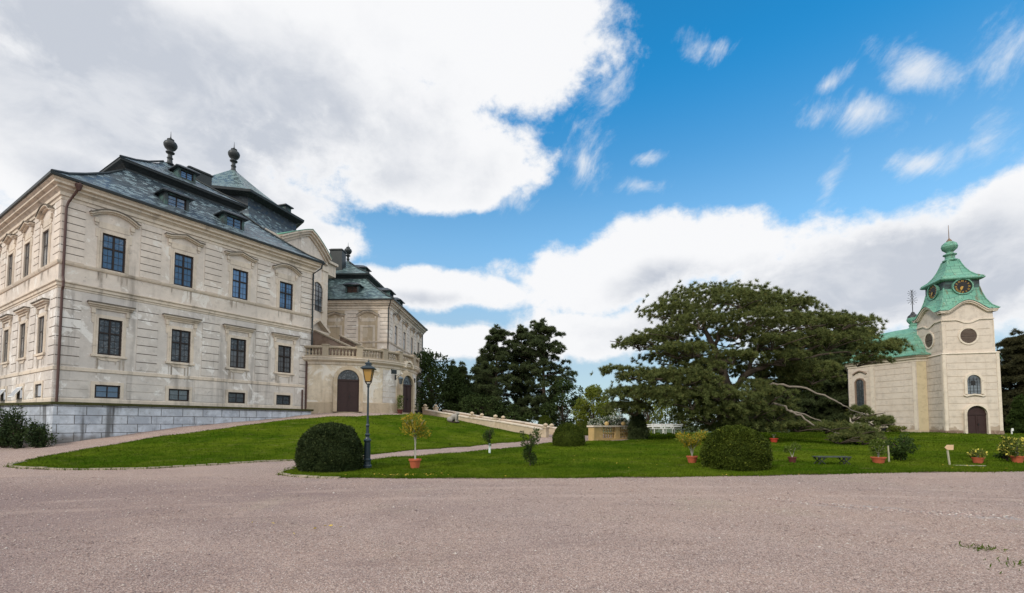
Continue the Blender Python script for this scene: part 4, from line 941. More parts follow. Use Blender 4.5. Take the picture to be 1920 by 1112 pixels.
def clock(k):
    a = k*math.pi/2; loc = tfm(k) @ Vector((TC+.02, TC-stage-.10, 12.02)); sc = 1.12
    di = MB(); n = 32; el_ = [(.64*math.cos(2*math.pi*i/n), .58*math.sin(2*math.pi*i/n)) for i in range(n)]
    di.prism(el_, -.02, .25); c = di.build('clock', 'clock_black', chapel, loc, a)
    rm = MB(); rm.strip([(x*1.0, z) for x, z in reversed(el_)]+[el_[-1]], .09, -.10, .3); rm.build('rim', 'copper', c)
    nu = MB(); [numeral(nu, 1, t_, .46, 2*math.pi*i/12, -.021) for i, t_ in enumerate(NUM)]
    nu.build('numerals', 'gold', c)
    hd = MB()
    for an, L_, w_ in ((R(205), .42, .045), (R(222), .30, .06)):
        sa, ca = math.sin(an), math.cos(an); hd.prism([(-ca*w_, sa*w_), (sa*L_*.5-ca*w_*1.4, ca*L_*.5+sa*w_*1.4), (sa*L_, ca*L_), (sa*L_*.5+ca*w_*1.4, ca*L_*.5-sa*w_*1.4), (ca*w_, -sa*w_)], -.06-.01*(L_ > .4), -.05-.01*(L_ > .4))
    hd.build('hands', 'gold', c)
    hs = MB(); hs.lathe([(.16, -.0), (.13, .02), (0, .03)], 12); 
    return c
for k in (0, 3): clock(k)
# round windows, arched window, door
def tower_round(k):
    loc = tfm(k) @ Vector((TC+.0, .16, 7.86)); n = 28; r = .56
    w_ = MB(); w_.prism([(r*math.cos(2*math.pi*i/n), r*1.08*math.sin(2*math.pi*i/n)) for i in range(n)], -.024, .1)
    for i in range(-5, 6):
        z = i*.1; hw = math.sqrt(max(0, 1-(z/(r*1.08))**2))*r; w_.add([(-hw, -.03, z+.03), (hw, -.03, z+.03), (hw, -.07, z-.035), (-hw, -.07, z-.035)], [(0, 3, 2, 1)])
    o = w_.build('round_window', 'louvre', chapel, loc, k*math.pi/2)
    s_ = MB(); s_.strip([(r*math.cos(-2*math.pi*i/n), r*1.08*math.sin(-2*math.pi*i/n)) for i in range(n+1)], .13, -.09, .1); s_.build('surround', 'chapel_trim', o)
for k in (0, 3): tower_round(k)
Md = Matrix.Translation((1.97, 0, 0))
def arched(w, z0, z1, n=12):
    hw = w/2; sp = z1-hw; return [(-hw, z0), (hw, z0)]+[(hw*math.cos(math.pi*i/n), sp+hw*math.sin(math.pi*i/n)) for i in range(n+1)]
dd = arch_door('door', Md, 1.34, 2.30, -.12, 'chapel_trim', 'door_brown', chapel, .15, False)
aw = MB(); aw.M = Md; aw.prism(arched(.92, 3.12, 4.66), -.03, .1); ao = aw.build('window', 'glass_leaded', chapel)
af = MB(); af.M = Md; ap_ = arched(.92, 3.12, 4.66); path = [ap_[0]]+list(reversed(ap_[2:]))+[ap_[1]]
af.strip(path, .17, -.13, .1); af.strip([(-.72, 3.02), (-.55, 2.92), (-.35, 2.98), (0, 3.05), (.35, 2.98), (.55, 2.92), (.72, 3.02)], .10, -.15, .1); af.k = 1
for x_ in (-.24, 0, .24): af.box(x_-.012, x_+.012, -.055, -.031, 3.13, 4.45)
for i in range(1, 6): af.box(-.45, .45, -.053, -.033, 3.12+i*.24-.01, 3.12+i*.24+.01)
af.k = 2; af.box(-.16, .12, -.06, -.03, 3.85, 4.2); af.build('frame', ['chapel_trim', 'iron', 'clock_black'], ao)
# nave: elongated octagon widening behind the tower
NV = [(-.79, 2.17), (-4.02, 7.0), (-2.7, 10.6), (-.2, 14.0), (3.95, 14.0), (6.45, 10.6), (7.77, 7.0), (4.54, 2.17)]
NV = list(reversed(NV)); NVC = (TC, 7.9)
def nv(sc, z, off=0.0):
    out = []
    for x, y in NV:
        dx, dy = x-NVC[0], y-NVC[1]; l = math.hypot(dx, dy); out.append((NVC[0]+dx*sc+dx/l*off, NVC[1]+dy*sc+dy/l*off, z))
    return out
nw = MB(); nw.loft([nv(1, -.6), nv(1, 6.3)])
ncn = MB(); ncn.loft([nv(1, 6.12), nv(1, 6.14, .06), nv(1, 6.3, .08), nv(1, 6.36, .2), nv(1, 6.48, .24), nv(1, 6.56, .36), nv(1, 6.66, .40), nv(1, 6.7, .1)]); ncn.build('nave_cornice', 'chapel_trim', chapel)
nr_ = MB(); nr_.loft([nv(1.0, 6.64, .48), nv(1.0, 6.70, .50), nv(.97, 6.95), nv(.92, 7.5), nv(.84, 8.2), nv(.70, 8.95), nv(.5, 9.5), nv(.25, 9.8), nv(.05, 9.92)], cap1=True); nr_.build('nave_roof', 'copper', chapel)
npn = MB(); npn.loft([nv(1, -.6, .05), nv(1, .2, .05), nv(1, .24, .0)]); npn.build('plinth', 'stone_tan', chapel)
wv_ = np.array(NV[6])-np.array(NV[7])  # from near-left corner's neighbour: NV reversed -> index 7 is (-.79,2.17)
near, farp = np.array([-.79, 2.17]), np.array([-4.02, 7.0]); dv_ = farp-near; LN = np.linalg.norm(dv_); dv_ /= LN
Mn = Matrix.Translation((farp[0], farp[1], 0)) @ Matrix.Rotation(math.atan2(-dv_[1], -dv_[0]), 4, 'Z')      # x from the far corner to the near one, y inward
nb = MB(); nb.M = Mn; nj = MB(); nj.M = Mn
for a, b_ in ((LN-3.33, LN-.32), (.14, .28), (1.47, 1.93)): nj.box(a, b_, -.005, .01, .26, 6.0)
for i in range(11):
    z = .26+i*.545
    if z > 5.9: break
    [nb.box(a, b_, -.025, .01, z, min(z+.507, 6.1)) for a, b_ in ((LN-3.35, LN-.30), (.12, .30), (1.45, 1.95))]
nw.absorb(nb, {0: 0}).absorb(nj, {0: 1}); nw.build('nave_wall', ['chapel_plaster', 'joint_cream'], chapel)
for a, b_ in ((LN-.27, LN), (LN-3.75, LN-3.4)): npil = MB(); npil.M = Mn; npil.box(a, b_, -.05, .01, .2, 6.12); npil.build('pilaster', 'chapel_trim', chapel)
npf = MB(); npf.quad((-.76, 2.13, .2), (-.05, 2.13, .2), (-.05, 2.13, 6.12), (-.76, 2.13, 6.12)); npf.build('pilaster', 'chapel_shade_pilaster', chapel)
nwn = MB(); nwn.M = Mn; xw = LN-4.68; nwn.M = Mn @ Matrix.Translation((xw, 0, 0)); nwn.prism([(-.36, 2.4), (.36, 2.4), (.36, 4.75), (.2, 4.95), (0, 5.0), (-.2, 4.95), (-.36, 4.75)], -.03, .1); no_ = nwn.build('window', 'glass_leaded', chapel)
nfm = MB(); nfm.M = nwn.M; nfm.strip([(-.36, 2.4), (-.36, 4.75), (-.2, 4.95), (0, 5.0), (.2, 4.95), (.36, 4.75), (.36, 2.4)], .13, -.12, .1); nfm.box(-.52, .52, -.14, .1, 2.25, 2.4); nfm.strip([(-.6, 5.45), (-.3, 5.65), (0, 5.75), (.3, 5.65), (.6, 5.45)], .1, -.15, .1); nfm.k = 1
for x_ in (-.12, .12): nfm.box(x_-.012, x_+.012, -.05, -.031, 2.41, 4.9)
for i in range(1, 8): nfm.box(-.355, .355, -.048, -.032, 2.4+i*.31-.01, 2.4+i*.31+.01)
nfm.build('frame', ['rough_brown', 'iron'], no_)
cf = MB(); cc_ = (NVC[0]+.1, NVC[1]-.05, 0); cf.lathe([(.62, 9.75), (.60, 9.95), (.36, 10.05), (.30, 10.2), (.38, 10.28), (.26, 10.4), (.34, 10.5), (.48, 10.72), (.50, 10.9), (.40, 11.1)], 14, cc_); co_ = cf.build('nave_finial', 'copper', chapel, smooth=True)
cx = MB(); cx.lathe([(.46, 11.0), (.42, 11.2), (.2, 11.4), (.14, 11.55), (.06, 11.62)], 10, cc_); cx.tube([(cc_[0], cc_[1], 11.5), (cc_[0], cc_[1], 13.75)], .035, 6)
for zc, rr in ((12.75, .42), (13.45, .34)):
    for i in range(10):
        a = 2*math.pi*i/10; cx.tube([(cc_[0]+math.cos(a)*.08, cc_[1], zc+math.sin(a)*.08), (cc_[0]+math.cos(a)*rr, cc_[1], zc+math.sin(a)*rr)], .016, 4); cx.lathe([(0, -.035), (.035, 0), (0, .035)], 5, (cc_[0]+math.cos(a)*rr, cc_[1], zc+math.sin(a)*rr))
cx.build('cross', 'iron', co_)

# ------------------------------------------------------------------ foliage tools
def unit(n):
    d = rng.normal(size=(n, 3)); return d/np.linalg.norm(d, axis=1, keepdims=True)
def leaves(C, size, aspect=.5, up=None, tilt=.6, jitter=.35):
    """lozenge leaves (4 corners each) at points C; up = outward directions or None"""
    n = len(C); d = unit(n)
    if up is not None: d = d+up*tilt; d /= np.linalg.norm(d, axis=1, keepdims=True)
    s = np.cross(d, unit(n)); s /= np.linalg.norm(s, axis=1, keepdims=True)+1e-9
    L = size*(1+jitter*rng.uniform(-1, 1, (n, 1))); w = L*aspect*.5
    return np.stack([C, C+d*L*.45+s*w, C+d*L, C+d*L*.45-s*w], 1).reshape(-1, 3)
def tufts(C, D, K, L, w, spread=.75):
    """bunches of K needles (triangles) at points C pointing around D"""
    n = len(C); d = unit(n*K).reshape(n, K, 3)*spread+D[:, None]*.8; d /= np.linalg.norm(d, axis=2, keepdims=True)
    s = np.cross(d, unit(n*K).reshape(n, K, 3)); s /= np.linalg.norm(s, axis=2, keepdims=True)+1e-9
    LL = L*rng.uniform(.7, 1.2, (n, K, 1)); c = C[:, None]
    return np.stack([c-s*w+d*LL*.12, c+s*w+d*LL*.12, c+d*LL], 2).reshape(-1, 3)
def in_ball(n, surf=.5):
    r = rng.uniform(0, 1, (n, 1))**(1/3); r = r*(1-surf)+surf*rng.uniform(.75, 1, (n, 1)); return unit(n)*r
def pad(c, rx, ry, rz, n, lump=.28):
    """points of a lumpy flat foliage pad with directions; denser above"""
    p = in_ball(n, .6); p[:, 2] = np.where(p[:, 2] < -.25, -p[:, 2]*.75, p[:, 2])
    k = 1+lump*np.sin(p[:, 0]*7+c[0]*3)*np.cos(p[:, 1]*6+c[1])+lump*.7*np.sin(p[:, 0]*13+c[2]*5+p[:, 1]*9)
    P = p*np.array([rx, ry, rz])*np.clip(k, .5, 1.5)[:, None]+np.array(c)
    D = p.copy(); D[:, 2] += .55; D /= np.linalg.norm(D, axis=1, keepdims=True); return P, D
def bez(p0, p1, p2, n=7):
    p0, p1, p2 = map(np.array, (p0, p1, p2)); return [tuple((1-t)**2*p0+2*t*(1-t)*p1+t*t*p2) for t in np.linspace(0, 1, n)]

# ------------------------------------------------------------------ the spreading pine
base = at(1372, 826, 33.0); base[2] = hgt(base[0], base[1])-.1
big = thing('spreading_pine', 'huge wide spreading pine with layered crown on the lawn', 'tree', tuple(base))
rel = lambda p: np.array(p)-base
c8 = lambda x, y, Y: rel(at(1080+x/3.097, 520+y/3.097, Y))
m_px = 33.0/F/3.097
PADS = []   # crop x, y, rx, ry, depth
for x, y, rx, ry, deps in [(760, 135, 250, 60, (33, 36)), (560, 215, 175, 60, (32.5, 35)), (960, 140, 190, 58, (33.5, 30.5)), (1150, 185, 200, 66, (33, 36)), (1290, 175, 110, 48, (33,)), (1400, 265, 140, 50, (32.5, 35)), (1600, 275, 140, 34, (32, 34)),
                           (1010, 255, 240, 55, (30.5, 34)), (700, 265, 170, 42, (30.5, 34.5)), (1210, 290, 200, 46, (31, 35)), (440, 385, 165, 50, (32, 34)), (330, 400, 95, 34, (33,)), (560, 330, 140, 40, (31, 35)), (650, 430, 130, 46, (30, 36)),
                           (1150, 385, 150, 48, (30.5, 35)), (1340, 375, 160, 52, (32, 35)), (1500, 385, 190, 60, (32, 35)), (1620, 345, 120, 40, (33,)), (1760, 430, 130, 40, (33, 31.5)), (1690, 490, 110, 30, (32,)), (1850, 395, 55, 24, (32,)),
                           (250, 555, 110, 34, (32.5,)), (420, 590, 170, 48, (31.5, 34)), (600, 590, 190, 62, (30.5, 35)), (330, 690, 170, 48, (32, 34)), (500, 690, 180, 60, (31, 35)), (650, 720, 190, 70, (30, 35)), (770, 640, 110, 60, (35, 37)),
                           (1230, 480, 150, 46, (31, 35.5)), (1400, 540, 130, 46, (31.5,)), (1400, 590, 120, 40, (31.5,)), (930, 480, 120, 40, (36, 37.5)), (1100, 450, 100, 40, (36,)), (1130, 700, 120, 60, (30.5,)), (1020, 790, 150, 60, (31, 35)), (1160, 800, 110, 70, (32,)), (760, 810, 190, 66, (31, 34)), (860, 730, 120, 50, (36,)),
                           (905, 470, 130, 46, (30.6,)), (760, 525, 120, 44, (30.4,)), (700, 625, 150, 56, (29.8,)), (830, 690, 120, 46, (30,)), (960, 710, 110, 44, (30.2,)), (1030, 640, 90, 36, (31,)), (880, 780, 170, 52, (30.4,)), (560, 440, 120, 40, (30.5,)), (930, 330, 120, 36, (31,)), (960, 880, 240, 46, (32, 35)), (300, 770, 130, 45, (33, 35)), (860, 560, 200, 60, (36,)), (700, 510, 190, 50, (35.5,)), (1080, 560, 160, 50, (36,)), (1230, 570, 160, 60, (35,)), (520, 480, 160, 40, (34,)), (880, 370, 200, 50, (35.5,)), (1250, 660, 150, 80, (35,)), (1310, 870, 75, 26, (30.5,)), (1480, 878, 115, 28, (29.5,)), (1640, 905, 95, 34, (28.5,)), (1560, 940, 80, 28, (28.5,)), (1700, 950, 90, 30, (28,)), (1650, 800, 60, 45, (30.5,)), (1720, 850, 75, 36, (30,)), (1790, 840, 40, 20, (30,))]:
    for dY in deps: PADS.append((c8(x, y, dY), rx*m_px*dY/33, ry*m_px*dY/33, dY))
CP, CD = [], []
for c, rx, rz, dY in PADS:
    n = int(104*(rx*max(rz, .35))**.85)+32
    P, D = pad(c, rx*1.08, min(rx*.9, 2.8), rz*1.25, n); CP.append(P); CD.append(D)
CP = np.concatenate(CP); CD = np.concatenate(CD)
raw_mesh('crown', tufts(CP, CD, 46, .26, .017, .85), 3, 'needles_pine', big)
tk = MB(); tk.k = 0
T0 = np.array([0, 0, 0.]); tr = [T0, c8(915, 840, 33), c8(905, 760, 33), c8(880, 640, 33), c8(850, 530, 33.2), c8(800, 400, 33.4), c8(745, 300, 33.5), c8(735, 220, 33.5)]
tk.tube([tuple(p) for p in tr], [.50, .42, .37, .31, .26, .20, .14, .07], 10)
limbs = [([c8(905, 680, 33), c8(960, 590, 32.6), c8(1040, 535, 32.4), c8(1180, 485, 32), c8(1290, 440, 32), c8(1420, 395, 32)], .26), ([c8(925, 640, 33), c8(970, 590, 33.4), c8(1020, 500, 33.6), c8(1060, 400, 33.8), c8(1150, 260, 34)], .22),
         ([c8(905, 760, 33), c8(1000, 700, 32), c8(1120, 630, 31), c8(1230, 630, 30.5), c8(1370, 660, 30), c8(1500, 715, 29.5), c8(1570, 755, 29.4), c8(1680, 800, 30)], .11), ([c8(915, 790, 33), c8(1050, 735, 31.5), c8(1180, 745, 30.5), c8(1280, 790, 30), c8(1380, 850, 29.5), c8(1560, 920, 28.6), c8(1700, 950, 28)], .105), ([c8(1240, 775, 30.2), c8(1330, 800, 29.9), c8(1430, 845, 29.5)], .07),
         ([c8(800, 400, 33.4), c8(850, 300, 33), c8(900, 250, 32.6), c8(1010, 215, 32.4)], .149), ([c8(850, 560, 33), c8(760, 480, 32.5), c8(640, 440, 32), c8(480, 400, 32)], .16), ([c8(870, 640, 33), c8(760, 600, 32), c8(600, 590, 31.5), c8(420, 600, 31.6), c8(270, 565, 32.4)], .17),
         ([c8(895, 720, 33), c8(780, 700, 32), c8(620, 690, 31.5), c8(400, 690, 32)], .15), ([c8(845, 520, 33.2), c8(905, 440, 35), c8(960, 400, 36.2)], .14), ([c8(745, 300, 33.5), c8(640, 260, 33), c8(540, 220, 32.8)], .10), ([c8(745, 310, 33.5), c8(760, 200, 34), c8(860, 140, 34.5)], .10), ([c8(1180, 485, 32), c8(1330, 470, 31.6), c8(1500, 440, 31.8), c8(1740, 440, 32.5)], .12),
         ([c8(860, 690, 33), c8(835, 560, 34), c8(690, 450, 35.5)], .14), ([c8(960, 590, 33.4), c8(1100, 590, 35), c8(1210, 480, 35.5)], .12), ([c8(1060, 400, 33.8), c8(1250, 330, 33), c8(1420, 280, 33), c8(1600, 275, 33)], .11)]
for pts, r in limbs:
    Pn = catmull3 = []
    pts = [np.array(p) for p in pts]
    for i in range(len(pts)-1):
        a, b_, c, d = pts[max(i-1, 0)], pts[i], pts[i+1], pts[min(i+2, len(pts)-1)]
        for k in range(4):
            t_ = k/4; Pn.append(.5*((2*b_)+(c-a)*t_+(2*a-5*b_+4*c-d)*t_*t_+(3*b_-a-3*c+d)*t_**3)+rng.normal(size=3)*.05)
    Pn.append(pts[-1]); n = len(Pn); tk.k = 1 if r in (.11, .105, .07) and pts[-1][1] < -2 else 0
    tk.tube([tuple(p) for p in Pn], [r*(1-.78*i/n) for i in range(n)], 7)
tk.k = 0
for c, rx, rz, dY in PADS:          # twigs into every pad
    for _ in range(5):
        p = c+rng.normal(size=3)*np.array([rx*.45, .9, rz*.3]); q = c+np.array([-.15*c[0]*.5, 0, -.5*rz-.15])
        tk.tube(bez(q, (q+p)/2+np.array([0, 0, .15]), p, 4), [.055, .045, .035, .02], 4, False)
tk.build('trunk', ['bark', 'bark_pale'], big, smooth=True)

# ------------------------------------------------------------------ other trees
def trunk_tubes(mb, H, r, lean=(0, 0)):
    mb.tube([(lean[0]*t_**1.5+.06*math.sin(t_*9), lean[1]*t_**1.5+.06*math.cos(t_*7), H*t_-.3*(t_ == 0)) for t_ in np.linspace(0, 1, 8)], [r*(1-.88*t_) for t_ in np.linspace(0, 1, 8)], 8)
def conifer(label, loc, H, prof, mt, seed, L=.34, dens=1.0, z0=.15, group=None, cat='tree', name='pine_tree', K=11, gap=.0, w=.026, nz=None, flat=.5, droop=.04, fill=.78):
    global rng
    rng = np.random.default_rng(seed); t_ = thing(name, label, cat, tuple(loc), 0, group)
    tr_ = MB(); trunk_tubes(tr_, H*.98, H*.021+.06); P_, D_ = [], []
    nz = nz or int(H*1.7)
    for i in range(nz):
        f = z0+(1-z0)*(i+rng.uniform(-.3, .3))/nz; z = H*f; Lm = prof(f)*H
        nb_ = 6 if Lm > .8 else 4
        a0 = rng.uniform(0, 6.28)
        for j in range(nb_):
            if rng.uniform() < gap: continue
            a = a0+6.28*j/nb_+rng.uniform(-.4, .4); l = Lm*rng.uniform(.65, 1.12); d = np.array([math.cos(a), math.sin(a), 0])
            tip = d*l+np.array([0, 0, z-l*droop+rng.uniform(0, .25)*l]); st = np.array([0, 0, z-.10*l])
            tr_.tube(bez(st, st*.4+tip*.6+np.array([0, 0, -.06*l]), tip, 4), [.05+.012*l, .045, .03, .02], 4, False)
            for q, rr in ((1.0, .42), (.68, .36), (.38, .26)):
                r_ = max(.36, rr*l*fill); c = st*(1-q)+tip*q+rng.normal(size=3)*.12*l
                P1, D1 = pad(c, r_, r_, r_*flat+.12, int(dens*(30+62*r_*r_)), .2); P_.append(P1); D_.append(D1)
    P1, D1 = pad((0, 0, H), .35, .35, .6, 40); P_.append(P1); D_.append(D1)
    P_ = np.concatenate(P_); D_ = np.concatenate(D_)
    tr_.build('trunk', 'bark', t_); raw_mesh('crown', tufts(P_, D_, K, L, w), 3, mt, t_); return t_
def broadleaf(label, loc, H, W_, mt, seed, size=.22, n=9000, z0=.2, group=None, name='tree', cat='tree', clumps=34, asp=.55, trunk=True, shape=.5, bark='bark'):
    global rng
    rng = np.random.default_rng(seed); t_ = thing(name, label, cat, tuple(loc), 0, group)
    C = []; tr_ = MB()
    if trunk: trunk_tubes(tr_, H*.8, max(.03, H*.02))
    for i in range(clumps):
        d = in_ball(1, .5)[0]; c = np.array([d[0]*W_/2, d[1]*W_/2, H*(z0+(1-z0)*(.5+.5*d[2]))]); f = (c[2]/H-z0)/(1-z0); k = (1-abs(2*f-2*shape)**2.2*.55)
        c[:2] *= k; r = W_*rng.uniform(.13, .24); m_ = n//clumps; q = in_ball(m_, .55)*np.array([r, r, r*.72])+c; C.append((q, (q-c)/r))
        if trunk: tr_.tube(bez((0, 0, H*(z0*.6+.35*f)), (c[0]*.4, c[1]*.4, c[2]*.8), tuple(c), 4), [H*.007+.015, H*.005+.01, .02, .012], 4, False)
    P_ = np.concatenate([c[0] for c in C]); D_ = np.concatenate([c[1] for c in C])
    if trunk: tr_.build('trunk', bark, t_)
    raw_mesh('foliage' if not trunk else 'crown', leaves(P_, size, asp, D_, .6), 4, mt, t_); return t_
def gz_at(px, Y):
    q = at(px, HY, Y); return np.array([q[0], Y, hgt(q[0], Y)-.05])
def height_to(py, loc, Y, px): return at(px, py, Y)[2]-loc[2]
pr_pine = lambda f: (.20+.10*math.sin(f*9))*min(1, (1-f)*2.6+.10)*(.75+.25*min(1, f*3))
L0 = gz_at(1020, 60); conifer('tallest dark pine with tiered crown beyond the sloping stair wall', L0, height_to(606, L0, 60, 1025), lambda f: np.interp(f, (0, .35, .55, .75, .9, 1), (.17, .25, .24, .19, .13, .04)), 'needles_dark', 11, L=.36, dens=1.0, z0=.14, group='dark pines beyond the stair wall', gap=.30, nz=17, fill=.50, flat=.62, droop=-.04)
L0 = gz_at(977, 63); conifer('slender dark pine between its two neighbours beyond the stair wall', L0, height_to(617, L0, 63, 977), lambda f: np.interp(f, (0, .35, .7, .9, 1), (.12, .15, .13, .10, .03)), 'needles_dark', 12, L=.36, dens=1.0, z0=.12, group='dark pines beyond the stair wall', gap=.26, nz=17, fill=.52, flat=.62, droop=-.04)
L0 = gz_at(931, 60); conifer('broad leaning dark pine nearest the chateau beyond the stair wall', L0, height_to(619, L0, 60, 931), lambda f: np.interp(f, (0, .3, .6, .8, .92, 1), (.22, .24, .19, .14, .10, .04)), 'needles_dark', 13, L=.36, dens=1.0, z0=.10, group='dark pines beyond the stair wall', gap=.30, nz=17, fill=.50, flat=.62, droop=-.04)
L0 = gz_at(905, 66); conifer('lower dark pine filling the flank of the pine group', L0, height_to(668, L0, 66, 905), lambda f: .2*min(1, (1-f)*2.2+.1), 'needles_dark', 14, L=.36, dens=.9, z0=.08, gap=.1)
L0 = gz_at(866, 64); conifer('small dark spruce with pointed top beside the broadleaf tree', L0, height_to(686, L0, 64, 866), lambda f: .27*(1-f)+.02, 'needles_dark', 15, L=.34, name='spruce_tree', z0=.05)
L0 = gz_at(848, 68); conifer('small dark spruce half hidden behind the broadleaf tree', L0, height_to(684, L0, 68, 848), lambda f: .25*(1-f)+.02, 'needles_dark', 16, L=.34, name='spruce_tree', z0=.05)
L0 = gz_at(809, 62); broadleaf('dark round broadleaf tree against the chateau corner', L0, height_to(664, L0, 62, 809), 8.5, 'leaf_dark', 17, .34, 9000, .05, clumps=40)
L0 = gz_at(786, 74); broadleaf('taller dark broadleaf tree right behind the chateau corner', L0, height_to(648, L0, 74, 786), 6.0, 'leaf_dark', 18, .36, 5000, .05)
L0 = gz_at(862, 60); broadleaf('low dark broadleaf shrub under the spruces', L0, height_to(728, L0, 60, 862), 5.5, 'leaf_dark', 19, .30, 5000, .0, name='shrub', cat='shrub', clumps=24)
L0 = gz_at(1055, 57); broadleaf('dark bushy shrub at the foot of the tallest pine', L0, height_to(712, L0, 57, 1055), 5.4, 'leaf_dark', 20, .26, 6500, .0, name='shrub', cat='shrub', clumps=26)
L0 = gz_at(905, 58); broadleaf('dark bushy shrub under the broad leaning pine', L0, height_to(740, L0, 58, 905), 6.0, 'leaf_dark', 201, .26, 5500, .0, name='shrub', cat='shrub', clumps=26)
L0 = gz_at(965, 57); broadleaf('low dark shrub between the pine trunks', L0, height_to(760, L0, 57, 965), 4.4, 'leaf_dark', 202, .26, 3200, .0, name='shrub', cat='shrub', clumps=20)
L0 = gz_at(1112, 52); broadleaf('pale yellow green young tree behind the round box bush', L0, height_to(726, L0, 52, 1112), 4.1, 'leaf_yellowgreen', 21, .20, 12000, .02, clumps=34, shape=.35)
L0 = gz_at(1215, 50); broadleaf('yellow green bush behind the white benches', L0, height_to(722, L0, 50, 1215), 4.2, 'leaf_yellowgreen', 22, .2, 4500, .0, name='shrub', cat='shrub', trunk=True)
L0 = gz_at(1280, 49); broadleaf('broad olive green bush behind the white benches and the pine', L0, height_to(715, L0, 49, 1280), 4.6, 'leaf_mid', 23, .2, 5000, .0, name='shrub', cat='shrub')
L0 = gz_at(1350, 49); broadleaf('dim olive bush behind the trunk of the spreading pine', L0, height_to(735, L0, 49, 1350), 4.4, 'leaf_dark', 24, .2, 4500, .0, name='shrub', cat='shrub')
for i, (px, Y, top_, seed, w_) in enumerate([(1430, 52, 700, 31, .3), (1487, 50, 640, 32, .26), (1535, 53, 612, 33, .23), (1592, 56, 592, 34, .22), (1563, 50, 655, 35, .3), (1632, 60, 612, 36, .22)]):
    L0 = gz_at(px, Y); Hh = height_to(top_, L0, Y, px)
    conifer(['squat dark yew low behind the spreading pine', 'dark dense fir behind the right limb of the spreading pine', 'dark fir in the middle of the clump beside the chapel', 'tallest dark fir with upright shoots left of the chapel', 'lower dark fir in front of the clump beside the chapel', 'dark fir peeping out above the chapel nave'][i], L0, Hh, lambda f, w_=w_: w_*(1-f)**.7+.015, 'needles_dark', seed, L=.34, dens=1.0, z0=.02, name='fir_tree', group='dark firs beside the chapel', droop=-.10)
for i, (px, Y, top_, seed) in enumerate([(1915, 50, 628, 41), (1972, 48, 600, 42)]):
    L0 = gz_at(px, Y); conifer(['brownish dark cedar close behind the chapel tower', 'tall dark cedar at the right edge beyond the chapel', 'dark cedar farthest out beyond the chapel'][i], L0, height_to(top_, L0, Y, px), lambda f: .30*(1-f)**.6+.02, 'needles_cedar', seed, L=.33, z0=.03, name='cedar_tree', group='cedars behind the chapel', droop=.02)
L0 = gz_at(1916, 42); conifer('small fresh green conifer by the chapel corner', L0, height_to(752, L0, 42, 1916), lambda f: .3*(1-f)+.03, 'shrub_green', 44, L=.2, name='small_conifer', z0=.03, nz=9)
L0 = ground_at(1196, 824, 25); conifer('little dark cone shaped yew beside the flower balustrade', np.array(L0), height_to(778, L0, L0[1], 1193), lambda f: .25*(1-f)**.8+.03, 'needles_dark', 45, L=.14, name='cone_yew', cat='shrub', z0=.02, nz=10, K=12, w=.014, dens=1.5)
L0 = gz_at(1166, 40); broadleaf('tall pale flowering shrub behind the dark cone yew', L0, height_to(765, L0, 40, 1166), 2.4, 'flower_white', 46, .14, 3600, .0, name='flowering_shrub', cat='shrub', trunk=False)
rng = np.random.default_rng(99)

# ------------------------------------------------------------------ clipped box bushes
def dome_pts(n, rx, ry, h, sq_=2.6, low=.62):
    """points over a clipped dome that bulges above its foot"""
    u = rng.uniform(0, 1, n); f = np.where(u < .5, u*2*.55, .55+(u-.5)*2*.45); th = rng.uniform(0, 2*np.pi, n)
    ph = f*np.pi/2                                     # 0 foot .. pi/2 top
    rad = np.cos(ph)**(2/sq_)*(1-.13*np.clip(1-f*3.2, 0, 1)**1.5); z = np.sin(ph)**(.95)*h
    wob = 1+.022*np.sin(th*5+z*3)+.018*np.sin(th*11-z*7)+.02*np.sin(z*9+th*3)
    P = np.column_stack([np.cos(th)*rad*rx*wob, np.sin(th)*rad*ry*wob, z*(1+.02*np.sin(th*4))])
    D = np.column_stack([np.cos(th)*np.cos(ph)/rx, np.sin(th)*np.cos(ph)/ry, np.sin(ph)/h]); D /= np.linalg.norm(D, axis=1, keepdims=True); return P, D
def box_bush(label, loc, w, h, mt, n, group=None, leaf=.05):
    t_ = thing('box_bush', label, 'bush', tuple(loc), 0, group)
    c = MB(); rings = []
    for f in np.linspace(0, .99, 9):
        ph = f*math.pi/2; r = math.cos(ph)**(2/2.6)*(1-.13*max(0, 1-f*3.2)**1.5)*w/2*.94
        rings.append([(r*math.cos(2*math.pi*j/20), r*math.sin(2*math.pi*j/20), math.sin(ph)**.95*h*.95-.02) for j in range(20)])
    c.loft(rings, cap1=True); c.build('inner_growth', mt, t_, smooth=True)
    P, D = dome_pts(n, w/2, w/2, h); P = P*(1-rng.uniform(0, .05, (n, 1))*1.6)
    k_ = rng.integers(0, n, n//160); Q_ = np.repeat(P[k_], 5, 0)+np.repeat(D[k_], 5, 0)*rng.uniform(.0, .085, (len(k_)*5, 1))+rng.normal(size=(len(k_)*5, 3))*.012
    raw_mesh('foliage', np.concatenate([leaves(P, leaf, .6, D, .9), leaves(Q_, leaf, .55, np.repeat(D[k_], 5, 0), 1.3)]), 4, mt, t_); return t_
B = lambda px, py, Y: np.array([*at(px, py, Y)[:2], hgt(*at(px, py, Y)[:2])+.03])
def px_m(n, Y): return n*Y/F
b1 = B(619, 885, 16.7); box_bush('big dark clipped dome bush beside the street lamp', b1, px_m(124, 16.7), px_m(83, 16.9), 'box_leaf_dark', 24000, leaf=.068)
b2 = B(1380, 882, 17.2); box_bush('biggest clipped dome bush at the lawn edge in front of the spreading pine', b2, px_m(127, 17.2), px_m(75, 17.4), 'box_leaf', 24000, leaf=.068)
b3 = B(1066, 835, 28.6); box_bush('clipped dome bush where the path bends beside the flower balustrade', b3, px_m(64, 28.6), px_m(41, 28.6), 'box_leaf', 14000, leaf=.06)
